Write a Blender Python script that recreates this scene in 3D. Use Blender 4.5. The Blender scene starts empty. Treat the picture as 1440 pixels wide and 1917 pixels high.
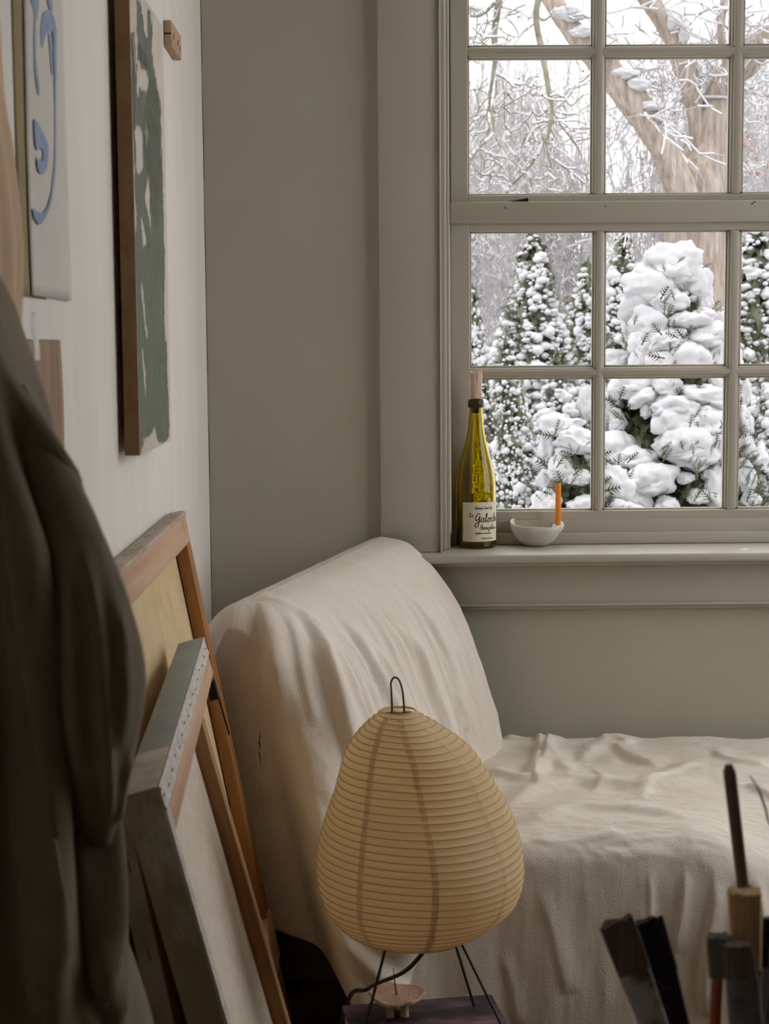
import bpy, bmesh, math, random
import numpy as np
from mathutils import Matrix, Vector, Euler

# ------------------------------------------------------------------ camera, world, exposure
F = 3000.0                      # focal length in pixels of the 1440x1917 frame
CAM = np.array((0.0, 0.0, 1.27))
YAW, PITCH, ROLL = math.radians(0.60), math.radians(5.87), -0.0075
RM = (Matrix.Rotation(-YAW, 3, 'Z') @ Matrix.Rotation(math.pi / 2 - PITCH, 3, 'X') @ Matrix.Rotation(ROLL, 3, 'Z'))
RN = np.array(RM)

sc = bpy.context.scene
COL = sc.collection
cam_d = bpy.data.cameras.new('camera')
cam = bpy.data.objects.new('camera', cam_d)
COL.objects.link(cam)
cam.matrix_world = Matrix.Translation(CAM.tolist()) @ RM.to_4x4()
cam_d.sensor_fit = 'VERTICAL'
cam_d.sensor_height = 36.0
cam_d.sensor_width = 36.0 * 1440 / 1917
cam_d.lens = F / 1917 * 36.0
cam_d.clip_start = 0.02
cam_d.clip_end = 200
cam_d.dof.use_dof = True
cam_d.dof.focus_distance = 3.2
cam_d.dof.aperture_fstop = 13.0
sc.camera = cam

world = bpy.data.worlds.new('overcast_sky')
sc.world = world
world.use_nodes = True
wn = world.node_tree.nodes
wl_ = world.node_tree.links                      # overcast sky: brighter towards the zenith, even all the way round
w_tc = wn.new('ShaderNodeTexCoord'); w_sx = wn.new('ShaderNodeSeparateXYZ'); w_ma = wn.new('ShaderNodeMath'); w_mb = wn.new('ShaderNodeMath')
w_ma.operation = 'MAXIMUM'; w_ma.inputs[1].default_value = 0.0
w_mb.operation = 'MULTIPLY_ADD'; w_mb.inputs[1].default_value = 1.30; w_mb.inputs[2].default_value = 1.00
wl_.new(w_tc.outputs['Generated'], w_sx.inputs[0]); wl_.new(w_sx.outputs['Z'], w_ma.inputs[0]); wl_.new(w_ma.outputs[0], w_mb.inputs[0])
wl_.new(w_mb.outputs[0], wn['Background'].inputs['Strength'])
wn['Background'].inputs['Color'].default_value = (0.97, 0.97, 1.0, 1)

vs = sc.view_settings
vs.view_transform = 'Standard'
vs.look = 'None'
vs.exposure = 1.42
vs.gamma = 1.0
vs.use_curve_mapping = False
sc.cycles.max_bounces = 10
sc.cycles.diffuse_bounces = 6
sc.cycles.transparent_max_bounces = 24
sc.cycles.transmission_bounces = 10

rnd = random.Random(7)
RNG = np.random.default_rng(11)

# ------------------------------------------------------------------ pixel <-> world
def ray(px, py):
    d = RN @ np.array(((px - 720.0) / F, -(py - 958.5) / F, -1.0))
    return d
def P(px, py, Y):
    d = ray(px, py); return CAM + d * (Y / d[1])
def PX(px, py, X):
    d = ray(px, py); return CAM + d * (X / d[0])
def PZ(px, py, Z):
    d = ray(px, py); return CAM + d * ((Z - CAM[2]) / d[2])
def proj(v):
    c = (np.asarray(v) - CAM) @ RN
    return np.stack((720 + F * c[:, 0] / -c[:, 2], 958.5 - F * c[:, 1] / -c[:, 2]), 1)

# ------------------------------------------------------------------ noise
_perm = np.random.default_rng(3).permutation(256)
_perm = np.concatenate((_perm, _perm, _perm))
_grad = np.random.default_rng(4).normal(size=(256, 3))
_grad /= np.linalg.norm(_grad, axis=1)[:, None]
def pn(p):
    p = np.asarray(p, float)
    i = np.floor(p).astype(int); f = p - i
    i &= 255
    u = f * f * f * (f * (f * 6 - 15) + 10)
    out = 0
    for dx in (0, 1):
        for dy in (0, 1):
            for dz in (0, 1):
                h = _perm[_perm[_perm[i[:, 0] + dx] + i[:, 1] + dy] + i[:, 2] + dz]
                g = _grad[h]
                w = (u[:, 0] if dx else 1 - u[:, 0]) * (u[:, 1] if dy else 1 - u[:, 1]) * (u[:, 2] if dz else 1 - u[:, 2])
                out = out + w * ((f - np.array((dx, dy, dz))) * g).sum(1)
    return out
def fbm(p, o=4, lac=2.0, gain=0.5):
    s, a, r = 1.0, 1.0, 0
    p = np.asarray(p, float)
    for k in range(o):
        r = r + a * pn(p * s + 17.3 * k); s *= lac; a *= gain
    return r
def sstep(a, b, x):
    t = np.clip((np.asarray(x, float) - a) / (b - a), 0, 1); return t * t * (3 - 2 * t)

# ------------------------------------------------------------------ materials
MATS = {}
def _in(n, k): return n.inputs[k]
def mat(name, col, rough=0.7, var=0.0, vscale=8.0, stretch=(1, 1, 1), bump=0.0, bscale=120.0, bstretch=None,
        spec=0.3, col2=None, detail=4.0, metal=0.0, trans=0.0, sss=None, ramp=(0.35, 0.65), bdist=0.002, sheen=0.0, weave=0.0, wscale=900.0):
    m = bpy.data.materials.new(name); m.use_nodes = True
    nt = m.node_tree; N = nt.nodes; L = nt.links
    b = N['Principled BSDF']
    b.inputs['Base Color'].default_value = (*col, 1)
    b.inputs['Roughness'].default_value = rough
    b.inputs['Specular IOR Level'].default_value = spec
    b.inputs['Metallic'].default_value = metal
    b.inputs['Transmission Weight'].default_value = trans
    if sheen: b.inputs['Sheen Weight'].default_value = sheen
    tc = N.new('ShaderNodeTexCoord')
    if var or col2:
        mp = N.new('ShaderNodeMapping'); mp.inputs['Scale'].default_value = stretch
        L.new(tc.outputs['Object'], mp.inputs['Vector'])
        nz = N.new('ShaderNodeTexNoise'); nz.inputs['Scale'].default_value = vscale
        nz.inputs['Detail'].default_value = detail; nz.inputs['Roughness'].default_value = 0.6
        L.new(mp.outputs['Vector'], nz.inputs['Vector'])
        rp = N.new('ShaderNodeValToRGB')
        rp.color_ramp.elements[0].position = ramp[0]; rp.color_ramp.elements[1].position = ramp[1]
        c2 = col2 if col2 else tuple(min(1, c * (1 + var)) for c in col)
        c1 = col if col2 else tuple(c * (1 - var) for c in col)
        rp.color_ramp.elements[0].color = (*c1, 1); rp.color_ramp.elements[1].color = (*c2, 1)
        L.new(nz.outputs['Fac'], rp.inputs['Fac'])
        L.new(rp.outputs['Color'], b.inputs['Base Color'])
    prev = None
    if bump:
        mp2 = N.new('ShaderNodeMapping'); mp2.inputs['Scale'].default_value = bstretch or stretch
        L.new(tc.outputs['Object'], mp2.inputs['Vector'])
        n2 = N.new('ShaderNodeTexNoise'); n2.inputs['Scale'].default_value = bscale; n2.inputs['Detail'].default_value = 3.0
        L.new(mp2.outputs['Vector'], n2.inputs['Vector'])
        bp = N.new('ShaderNodeBump'); bp.inputs['Strength'].default_value = bump; bp.inputs['Distance'].default_value = bdist
        L.new(n2.outputs['Fac'], bp.inputs['Height'])
        L.new(bp.outputs['Normal'], b.inputs['Normal']); prev = bp
    if weave:
        vo = N.new('ShaderNodeTexWave'); vo.inputs['Scale'].default_value = wscale; vo.inputs['Distortion'].default_value = 3.0
        vo.bands_direction = 'DIAGONAL'; vo.inputs['Detail'].default_value = 2.0
        L.new(tc.outputs['Object'], vo.inputs['Vector'])
        b3 = N.new('ShaderNodeBump'); b3.inputs['Strength'].default_value = weave; b3.inputs['Distance'].default_value = 0.0006
        L.new(vo.outputs['Fac'], b3.inputs['Height'])
        if prev: L.new(prev.outputs['Normal'], b3.inputs['Normal'])
        L.new(b3.outputs['Normal'], b.inputs['Normal'])
    if sss:
        tr = N.new('ShaderNodeBsdfTranslucent'); tr.inputs['Color'].default_value = (*sss[1], 1)
        mx = N.new('ShaderNodeMixShader'); mx.inputs['Fac'].default_value = sss[0]
        L.new(b.outputs['BSDF'], mx.inputs[1]); L.new(tr.outputs['BSDF'], mx.inputs[2])
        L.new(mx.outputs['Shader'], N['Material Output'].inputs['Surface'])
    MATS[name] = m
    return m
def wood(name, c1, c2, axis, rough=0.65, scale=26.0, bump=0.25):
    s = [1.0, 1.0, 1.0]; s[axis] = 0.05
    return mat(name, c1, rough, col2=c2, vscale=scale, stretch=tuple(s), bump=bump, bscale=90, ramp=(0.3, 0.7), detail=6, bdist=0.001)
def glass_pane(name, t_col=(0.985, 0.99, 0.985)):
    m = bpy.data.materials.new(name); m.use_nodes = True
    nt = m.node_tree; N = nt.nodes; L = nt.links
    N.remove(N['Principled BSDF'])
    t = N.new('ShaderNodeBsdfTransparent'); t.inputs['Color'].default_value = (*t_col, 1)
    g = N.new('ShaderNodeBsdfGlossy'); g.inputs['Roughness'].default_value = 0.02
    mx = N.new('ShaderNodeMixShader'); mx.inputs['Fac'].default_value = 0.03
    L.new(t.outputs[0], mx.inputs[1]); L.new(g.outputs[0], mx.inputs[2])
    L.new(mx.outputs[0], N['Material Output'].inputs['Surface'])
    MATS[name] = m
    return m

rear_m = mat('rear_wall_paint', (0.30, 0.20, 0.12), 0.7, var=0.05)
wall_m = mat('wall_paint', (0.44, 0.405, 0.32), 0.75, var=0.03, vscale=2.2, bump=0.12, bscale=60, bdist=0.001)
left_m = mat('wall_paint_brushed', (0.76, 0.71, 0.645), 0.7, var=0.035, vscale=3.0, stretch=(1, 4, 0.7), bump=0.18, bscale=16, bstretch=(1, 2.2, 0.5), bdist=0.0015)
trim_m = mat('trim_paint', (0.46, 0.42, 0.345), 0.42, var=0.02, vscale=5, bump=0.06, bscale=40, spec=0.4)
ceil_m = mat('ceiling_paint', (0.60, 0.57, 0.52), 0.8, var=0.02)
floor_m = wood('brown_floor', (0.13, 0.070, 0.034), (0.22, 0.125, 0.065), 1, 0.5, 9)
pane_m = glass_pane('window_glass', (0.76, 0.76, 0.755))
clear_m = glass_pane('clear_window_glass')
dark_m = mat('dark_gap', (0.02, 0.018, 0.015), 0.9)
cloth_m = mat('linen_drop_cloth', (0.66, 0.58, 0.485), 0.92, col2=(0.76, 0.69, 0.60), vscale=5.0, bump=0.85, bscale=380, bdist=0.0011, spec=0.1, detail=12, ramp=(0.3, 0.7))
coat_m = mat('dark_olive_cloth', (0.165, 0.125, 0.075), 0.8, var=0.15, vscale=9, bump=0.2, bscale=300, spec=0.2, sheen=0.15)
snow_m = mat('snow', (0.60, 0.595, 0.605), 0.9, var=0.02, vscale=20, bump=0.5, bscale=45, bdist=0.01, spec=0.1)
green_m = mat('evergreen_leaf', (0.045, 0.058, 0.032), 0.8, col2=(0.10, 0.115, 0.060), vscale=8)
green2_m = mat('evergreen_leaf_far_hazed', (0.12, 0.135, 0.085), 0.8, col2=(0.21, 0.225, 0.15), vscale=6)  # distance haze is put into this colour: far leaves lightened
bark_m = mat('bark', (0.26, 0.205, 0.165), 0.9, col2=(0.47, 0.40, 0.34), vscale=9, stretch=(4, 4, 0.5), bump=0.8, bscale=14, bstretch=(4, 4, 0.6), bdist=0.03)
twig_m = mat('twig_bark_hazed', (0.40, 0.375, 0.36), 0.9, var=0.2, vscale=5)  # bark colour paled to stand in for haze over the thicket
branch_m = mat('mossy_branch_bark', (0.17, 0.155, 0.11), 0.9, col2=(0.30, 0.285, 0.21), vscale=22)
leafr_m = mat('dry_leaf', (0.36, 0.19, 0.13), 0.8, var=0.3, vscale=10)

# ------------------------------------------------------------------ object helpers
def tag(o, label=None, cat=None, group=None, kind=None):
    if label: o['label'] = label
    if cat: o['category'] = cat
    if group: o['group'] = group
    if kind: o['kind'] = kind
    return o
def thing(name, label, cat, loc=(0, 0, 0), group=None, kind=None, mw=None):
    o = bpy.data.objects.new(name, None); COL.objects.link(o)
    o.empty_display_size = 0.05
    if mw is not None: o.matrix_world = mw
    else: o.location = [float(c) for c in loc]
    return tag(o, label, cat, group, kind)
def offs(parent):
    o = np.zeros(3)
    while parent is not None:
        o = o + np.array(parent.location); parent = parent.parent
    return o
def mk(name, verts, faces, m, parent=None, smooth=True, local=False, auto=None):
    v = np.asarray(verts, float).reshape(-1, 3)
    if not local and parent is not None: v = v - offs(parent)
    me = bpy.data.meshes.new(name)
    if isinstance(faces, np.ndarray):
        k = faces.shape[1]; nf = faces.shape[0]
        me.vertices.add(len(v)); me.vertices.foreach_set('co', v.astype(np.float32).ravel())
        me.loops.add(nf * k); me.loops.foreach_set('vertex_index', faces.astype(np.int32).ravel())
        me.polygons.add(nf)
        me.polygons.foreach_set('loop_start', np.arange(0, nf * k, k, dtype=np.int32))
        me.polygons.foreach_set('loop_total', np.full(nf, k, np.int32))
        me.update(calc_edges=True); me.validate()
    else:
        me.from_pydata(v.tolist(), [], faces); me.update()
    me.materials.append(m)
    if smooth: me.polygons.foreach_set('use_smooth', np.ones(len(me.polygons), bool))
    o = bpy.data.objects.new(name, me); COL.objects.link(o); o.parent = parent
    if auto: me.set_sharp_from_angle(angle=math.radians(auto))
    return o
def box(name, a, b, m, parent=None, bevel=0.0, seg=2, local=False, kind=None):
    a, b = np.minimum(a, b).astype(float), np.maximum(a, b).astype(float)
    off = np.zeros(3) if (local or parent is None) else offs(parent)
    bm = bmesh.new(); bmesh.ops.create_cube(bm, size=1.0)
    for v in bm.verts: v.co = Vector(((a + b) / 2 - off + (b - a) * np.array(v.co)).tolist())
    if bevel > 0:
        bmesh.ops.bevel(bm, geom=list(bm.edges), offset=min(bevel, float((b - a).min()) * 0.45), segments=seg, affect='EDGES', profile=0.5)
    me = bpy.data.meshes.new(name); bm.to_mesh(me); bm.free()
    me.materials.append(m)
    if bevel > 0:
        me.polygons.foreach_set('use_smooth', np.ones(len(me.polygons), bool)); me.set_sharp_from_angle(angle=math.radians(40))
    o = bpy.data.objects.new(name, me); COL.objects.link(o); o.parent = parent
    if kind: o['kind'] = kind
    return o
def grid_faces(nu, nv, wrap=False):
    i = np.arange(nu - 1)[:, None]; j = np.arange(nv if wrap else nv - 1)[None, :]
    jn = (j + 1) % nv
    return np.stack((i * nv + j, i * nv + jn, (i + 1) * nv + jn, (i + 1) * nv + j), -1).reshape(-1, 4)
def boxes_mesh(name, lst, m, parent=None, local=False):
    V, Fc = [], []
    for a, b in lst:
        a, b = np.minimum(a, b), np.maximum(a, b); n = len(V)
        for x in (a[0], b[0]):
            for y in (a[1], b[1]):
                for z in (a[2], b[2]): V.append((x, y, z))
        for f in ((0, 1, 3, 2), (4, 6, 7, 5), (0, 4, 5, 1), (2, 3, 7, 6), (0, 2, 6, 4), (1, 5, 7, 3)): Fc.append([n + k for k in f])
    return mk(name, V, Fc, m, parent, smooth=False, local=local)
def catmull(pts, n=8):
    p = np.asarray(pts, float)
    p = np.concatenate((2 * p[:1] - p[1:2], p, 2 * p[-1:] - p[-2:-1]))
    out = []
    for i in range(1, len(p) - 2):
        t = np.linspace(0, 1, n, endpoint=False)[:, None]
        a, b, c, d = p[i - 1], p[i], p[i + 1], p[i + 2]
        out.append(0.5 * (2 * b + (c - a) * t + (2 * a - 5 * b + 4 * c - d) * t ** 2 + (3 * b - a - 3 * c + d) * t ** 3))
    return np.concatenate(out + [p[-2:-1]])
def tube(name, pts, r, m, parent=None, k=8, smooth_n=0, local=False, cap=True, flat=None):
    p = np.asarray(pts, float)
    rr = np.full(len(p), r) if np.isscalar(r) else np.asarray(r, float)
    if smooth_n:
        q = np.concatenate((p, rr[:, None]), 1); q = catmull(q, smooth_n); p, rr = q[:, :3], q[:, 3]
    n = len(p)
    t = np.gradient(p, axis=0); t /= np.linalg.norm(t, axis=1)[:, None]
    up = np.array((0, 0, 1.0)) if abs(t[0, 2]) < 0.9 else np.array((1.0, 0, 0))
    V = []
    a = np.cross(t[0], up); a /= np.linalg.norm(a)
    for i in range(n):
        a = a - t[i] * (a @ t[i]); a /= np.linalg.norm(a); b = np.cross(t[i], a)
        for j in range(k):
            w = 2 * math.pi * j / k
            V.append(p[i] + rr[i] * (math.cos(w) * a + math.sin(w) * b))
    fc = grid_faces(n, k, True).tolist()
    if cap: fc += [list(range(k))[::-1], [(n - 1) * k + j for j in range(k)]]
    return mk(name, V, fc, m, parent, local=local, auto=60)
def lathe(name, prof, m, center, parent=None, k=48, fn=None, cap=(False, False), auto=50):
    """prof: list of (r, z); fn(theta, r, z) -> (r, dx, dy, dz) optional"""
    prof = np.asarray(prof, float); th = np.linspace(0, 2 * math.pi, k, endpoint=False)
    R = prof[:, 0][:, None] * np.ones(k)[None]; Z = prof[:, 1][:, None] * np.ones(k)[None]
    T = th[None] * np.ones(len(prof))[:, None]
    DX = DY = 0
    if fn: R, Z, DX, DY = fn(T, R, Z)
    V = np.stack((R * np.cos(T) + DX + center[0], R * np.sin(T) + DY + center[1], Z + center[2]), -1).reshape(-1, 3)
    fc = grid_faces(len(prof), k, True).tolist()
    if cap[0]: fc.append(list(range(k))[::-1])
    if cap[1]: fc.append([(len(prof) - 1) * k + j for j in range(k)])
    return mk(name, V, fc, m, parent, auto=auto)
def icos(sub):
    bm = bmesh.new(); bmesh.ops.create_icosphere(bm, subdivisions=sub, radius=1.0)
    bm.verts.ensure_lookup_table()
    v = np.array([x.co[:] for x in bm.verts]); f = np.array([[x.index for x in q.verts] for q in bm.faces]); bm.free()
    return v, f
def copy_tree(o, parent=None):
    c = o.copy(); COL.objects.link(c); c.parent = parent
    for ch in o.children: copy_tree(ch, c)
    return c

# ------------------------------------------------------------------ room shell
XW, YB, XR, YR, ZC = -0.314, 3.17, 1.75, -3.4, 2.75
ZS = 0.865                                   # top of the window stool
XO0, XO1, ZO1 = 0.150, 1.060, 2.25           # window opening in the back wall
box('floor', (XW - .15, YR - .15, -0.12), (XR + .15, YB + .2, 0.0), floor_m, kind='structure')
box('ceiling', (XW - .15, YR - .15, ZC), (XR + .15, YB + .2, ZC + .12), ceil_m, kind='structure')
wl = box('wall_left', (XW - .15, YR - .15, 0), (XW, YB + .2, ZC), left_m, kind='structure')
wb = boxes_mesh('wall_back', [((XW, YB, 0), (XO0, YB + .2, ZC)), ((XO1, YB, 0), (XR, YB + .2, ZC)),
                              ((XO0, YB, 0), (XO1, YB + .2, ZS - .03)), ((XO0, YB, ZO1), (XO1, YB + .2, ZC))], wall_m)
tag(wb, kind='structure')
box('wall_rear', (XW, YR - .15, 0), (XR, YR, ZC), rear_m, kind='structure')
W2Y0, W2Y1, W2Z0, W2Z1 = 1.60, 3.10, 0.80, 2.62
wr = boxes_mesh('wall_right', [((XR, YR - .15, 0), (XR + .15, W2Y0, ZC)), ((XR, W2Y1, 0), (XR + .15, YB + .2, ZC)),
                               ((XR, W2Y0, 0), (XR + .15, W2Y1, W2Z0)), ((XR, W2Y0, W2Z1), (XR + .15, W2Y1, ZC))], wall_m)
tag(wr, kind='structure')
# hairline crack along the left wall corner
cr = []
zz = np.linspace(0.7, 2.5, 60)
cx = XW + 0.0006 + 0.0005 * np.sin(zz * 31) + 0.0004 * np.sin(zz * 87)
tube('corner_crack', np.stack((cx, np.full(60, YB - 0.0004), zz), 1), 0.0005, dark_m, wl, k=5)

# ------------------------------------------------------------------ visible double-hung window
w1 = thing('window_1', None, None, (0, 0, 0), kind='structure')
YC = 3.15
def xa(px, py, Y): return P(px, py, Y)[0]
def za(px, py, Y): return P(px, py, Y)[2]
cx0, cx1 = xa(711, 700, YC), xa(823, 700, YC)
cw = cx1 - cx0
box('window_casing', (cx0, YC, ZS - .0), (cx1, YB, ZO1 + .13), trim_m, w1, 0.003)
box('window_casing', (2 * 0.605 - cx1, YC, ZS - .0), (2 * 0.605 - cx0, YB, ZO1 + .13), trim_m, w1, 0.003)
box('window_casing', (cx0 - .01, YC - .004, ZO1 + .01), (2 * 0.605 - cx0 + .01, YB, ZO1 + .13), trim_m, w1, 0.003)
for s in (0, 1):
    e0, e1 = xa(823.0, 700, YC), xa(826.5, 700, YC)
    if s: e0, e1 = 1.21 - e1, 1.21 - e0
    box('casing_bead', (e0, YC - .006, ZS), (e1, YB, ZO1 + .02), trim_m, w1, 0.0015)
    j0, j1 = xa(826.5, 700, 3.19), xa(836, 700, 3.19)
    if s: j0, j1 = 1.21 - j1, 1.21 - j0
    box('window_stop', (j0, 3.185, ZS), (j1, 3.25, ZO1), trim_m, w1, 0.003)
    j0, j1 = xa(834.5, 700, 3.21), xa(842.0, 700, 3.21)
    if s: j0, j1 = 1.21 - j1, 1.21 - j0
    box('window_stop', (j0, 3.20, ZS), (j1, 3.262, ZO1), trim_m, w1, 0.002)
def sash(Y, pxs, pys, pyx, lox, hix, zlo, zhi, T=0.036, gth=0.005):
    """pxs: pixel x of glass edges (col pairs), pys: pixel y of glass edges (row pairs, top to bottom)"""
    X = [xa(p, 650, Y) for p in pxs]; Z = [za(pyx, p, Y) for p in pys]
    sf = boxes_mesh('sash_frame', [((lox, Y, zlo), (X[0], Y + T, zhi)), ((X[-1], Y, zlo), (hix, Y + T, zhi)),
                                   ((X[0], Y, Z[0]), (X[-1], Y + T, zhi)), ((X[0], Y, zlo), (X[-1], Y + T, Z[-1]))], trim_m, w1)
    bv = sf.modifiers.new('edge', 'BEVEL'); bv.width = 0.0015; bv.segments = 2
    # sticking: thin moulded lip round every light, then muntins and panes
    cols = list(zip(X[0::2], X[1::2])); rows = list(zip(Z[0::2], Z[1::2]))
    for k in range(len(cols) - 1):
        box('muntin', (cols[k][1], Y + .003, Z[-1]), (cols[k + 1][0], Y + T - .002, Z[0]), trim_m, sf, 0.0065, 3)
        box('muntin_face', (cols[k][1] + .0055, Y - .001, Z[-1]), (cols[k + 1][0] - .0055, Y + .01, Z[0]), trim_m, sf, 0.002)
    for k in range(len(rows) - 1):
        box('muntin', (X[0], Y + .0035, rows[k + 1][0]), (X[-1], Y + T - .003, rows[k][1]), trim_m, sf, 0.0065, 3)
        box('muntin_face', (X[0], Y - .0005, rows[k + 1][0] + .0055), (X[-1], Y + .01, rows[k][1] - .0055), trim_m, sf, 0.002)
    for c in cols:
        for r in rows:
            box('pane', (c[0] - .004, Y + T * .55, r[1] - .004), (c[1] + .004, Y + T * .55 + gth, r[0] + .004), pane_m, sf)
            for (a, b) in (((c[0], r[0]), (c[0] + .004, r[1])), ((c[1] - .003, r[0]), (c[1], r[1])),):
                box('glazing_bead', (a[0], Y + .010, b[1]), (b[0], Y + T * .54, a[1]), trim_m, sf, 0.001)
            for (a, b) in (((c[0], r[1]), (c[1], r[1] + .004)), ((c[0], r[0] - .003), (c[1], r[0])),):
                box('glazing_bead', (a[0], Y + .010, a[1]), (b[0], Y + T * .54, b[1]), trim_m, sf, 0.001)
YL, YU = 3.268, 3.309
zmeet = za(1000, 378.5, YL)
sash(YL, [880, 1112, 1132, 1361, 1385, 1614], [433, 688, 708, 957], 1000, xa(845.0, 650, YL), 1.21 - xa(845.0, 650, YL), za(1000, 1000, YL), zmeet)
sash(YU, [876.5, 1107, 1130, 1362, 1385, 1615], [-172, 86, 107.5, 365], 1000, xa(845.0, 650, YU), 1.21 - xa(845.0, 650, YU), za(1000, 400, YU), za(1000, -215, YU))
# meeting rail of the lower sash stands a little proud, with the thin seam under it
box('meeting_rail', (xa(843.5, 400, YL - .006), YL - .006, za(1000, 418.0, YL - .006)), (1.21 - xa(843.5, 400, YL), YL + .036, zmeet + .0005), trim_m, w1, 0.0015)
# moulded bottom of the opening between the sash and the stool
box('sill_stop', (XO0, 3.255, ZS), (XO1, 3.30, za(1000, 998, 3.255)), trim_m, w1, 0.004)
box('sash_lip', (xa(846, 970, YL - .004), YL - .004, za(1000, 999, YL)), (1.21 - xa(846, 970, YL), YL, za(1000, 972.5, YL)), trim_m, w1, 0.002)
box('window_jamb', (XO0 - .002, 3.262, ZS), (XO0 + .0145, 3.372, ZO1), trim_m, w1)
box('window_jamb', (XO1 - .0145, 3.262, ZS), (XO1 + .002, 3.372, ZO1), trim_m, w1)
box('blind_stop', (XO0, 3.348, ZS), (XO0 + .034, 3.372, ZO1), trim_m, w1)
box('blind_stop', (XO1 - .034, 3.348, ZS), (XO1, 3.372, ZO1), trim_m, w1)
box('window_head', (XO0, 3.185, za(1000, -215, YU) - .006), (XO1, 3.365, ZO1 + .002), trim_m, w1, 0.002)
box('stool', (xa(742, 1040, 3.1), 3.100, ZS - .0175), (1.21 - xa(742, 1040, 3.1), 3.30, ZS), trim_m, w1, 0.006, 3)
box('apron_cove', (xa(765, 1060, 3.13), 3.128, ZS - .027), (1.21 - xa(765, 1060, 3.13), YB, ZS - .0165), trim_m, w1, 0.004)
zap = za(1000, 1131, 3.148)
box('apron', (xa(775, 1060, 3.15), 3.148, zap), (1.21 - xa(775, 1060, 3.15), YB, ZS - .02), trim_m, w1, 0.002)
box('apron_moulding', (xa(775, 1060, 3.15), 3.144, zap - .004), (1.21 - xa(775, 1060, 3.15), YB, zap + .002), trim_m, w1, 0.0015)
box('apron_moulding', (xa(775, 1060, 3.15), 3.155, zap - .012), (1.21 - xa(775, 1060, 3.15), YB, zap - .003), trim_m, w1, 0.003)
lk = P(969, 376, YL + .012)
lock_m = mat('dark_bronze', (0.03, 0.028, 0.025), 0.45, metal=0.6)
V = [(-.021, -.010, 0), (.021, -.010, 0), (.021, .010, 0), (-.021, .010, 0), (-.018, -.006, .004), (.021, -.008, .009), (.021, .008, .009), (-.018, .006, .004)]
so = mk('sash_lock', np.array(V) + np.array((lk[0], lk[1], zmeet)), [[3, 2, 1, 0], [4, 5, 6, 7], [0, 1, 5, 4], [1, 2, 6, 5], [2, 3, 7, 6], [3, 0, 4, 7]], lock_m, w1, smooth=False)
# small chips and scuffs in the paint of the meeting rail
for (a, b) in (((1406, 383), (1415, 377)), ((944, 386), (948, 391)), ((1133, 385), (1135, 387))):
    q0, q1 = P(*a, YL - .0063), P(*b, YL - .0063)
    tube('paint_scuff', [q0, (q0 + q1) / 2 + np.array((.0008, 0, 0)), q1], 0.0008, dark_m, w1, k=5)

# big studio window in the right wall (outside the frame, it lights the room)
w2 = thing('window_2', None, None, (0, 0, 0), kind='structure')
ny, nz = 2, 2
for i in range(ny + 1):
    y = W2Y0 + (W2Y1 - W2Y0) * i / ny
    box('mullion', (XR + .03, y - .025, W2Z0), (XR + .08, y + .025, W2Z1), trim_m, w2, 0.004)
for i in range(nz + 1):
    z = W2Z0 + (W2Z1 - W2Z0) * i / nz
    box('mullion', (XR + .032, W2Y0, z - .02), (XR + .078, W2Y1, z + .02), trim_m, w2, 0.004)
for i in range(ny):
    for k in range(nz):
        y0, y1 = [W2Y0 + (W2Y1 - W2Y0) * q / ny for q in (i, i + 1)]; z0, z1 = [W2Z0 + (W2Z1 - W2Z0) * q / nz for q in (k, k + 1)]
        box('pane', (XR + .05, y0, z0), (XR + .055, y1, z1), clear_m, w2)

# ------------------------------------------------------------------ daybed under a linen drop cloth
def grid_normals(G):
    du = np.gradient(G, axis=0); dv = np.gradient(G, axis=1)
    n = np.cross(du, dv); n /= np.maximum(np.linalg.norm(n, axis=2), 1e-9)[..., None]
    return n
def poly_dist(pts, poly):
    """distance, signed side (+ = right of travel direction) and 0..1 position of the nearest point"""
    best = np.full(len(pts), 1e9); side = np.zeros(len(pts)); pos = np.zeros(len(pts))
    seg = np.diff(poly, axis=0); ln = np.linalg.norm(seg, axis=1); cum = np.concatenate(((0,), np.cumsum(ln))); tot = cum[-1]
    for k in range(len(seg)):
        w = pts - poly[k]; t = np.clip((w @ seg[k]) / (ln[k] ** 2), 0, 1)
        q = w - t[:, None] * seg[k]; d = np.linalg.norm(q, axis=1)
        c = seg[k][0] * w[:, 1] - seg[k][1] * w[:, 0]
        m = d < best
        best[m] = d[m]; side[m] = np.sign(c[m]); pos[m] = (cum[k] + t[m] * ln[k]) / tot
    return best, side, pos
def ridge(pts, poly, wl, wr, amp):
    d, s, p = poly_dist(pts, catmull(poly, 6))
    w = np.where(s > 0, wl, wr)       # image y runs down: s>0 is the left of the picture for a downward line
    fade = np.clip(p / 0.25, 0, 1) * np.clip((1 - p) / 0.12, 0, 1) ** 0.5
    return amp * np.exp(-(d / w) ** 2) * fade

dayb = thing('daybed', 'low daybed with dark wooden rail, hidden under pale drop cloth', 'daybed', (0.3, 2.8, 0))
rail_m = wood('black_stained_wood', (0.022, 0.021, 0.019), (0.075, 0.070, 0.062), 0, 0.5, 30)
matt_m = mat('mattress_ticking', (0.5, 0.46, 0.4), 0.9)
box('side_rail', (-.25, 2.535, .235), (.98, 2.565, .35), rail_m, dayb, 0.004)
box('side_rail', (-.20, 3.09, .235), (.98, 3.12, .35), rail_m, dayb, 0.004)
box('end_rail', (-.25, 2.565, .235), (-.22, 3.09, .35), rail_m, dayb, 0.004)
box('end_rail', (.95, 2.565, .235), (.98, 3.09, .35), rail_m, dayb, 0.004)
for x, y in ((-.24, 2.545), (.93, 2.545), (-.19, 3.06), (.93, 3.06)):
    box('leg', (x, y, 0), (x + .045, y + .045, .26), rail_m, dayb, 0.004)
box('mattress', (.05, 2.50, .345), (.93, 3.08, .462), matt_m, dayb, 0.03, 3)
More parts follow.
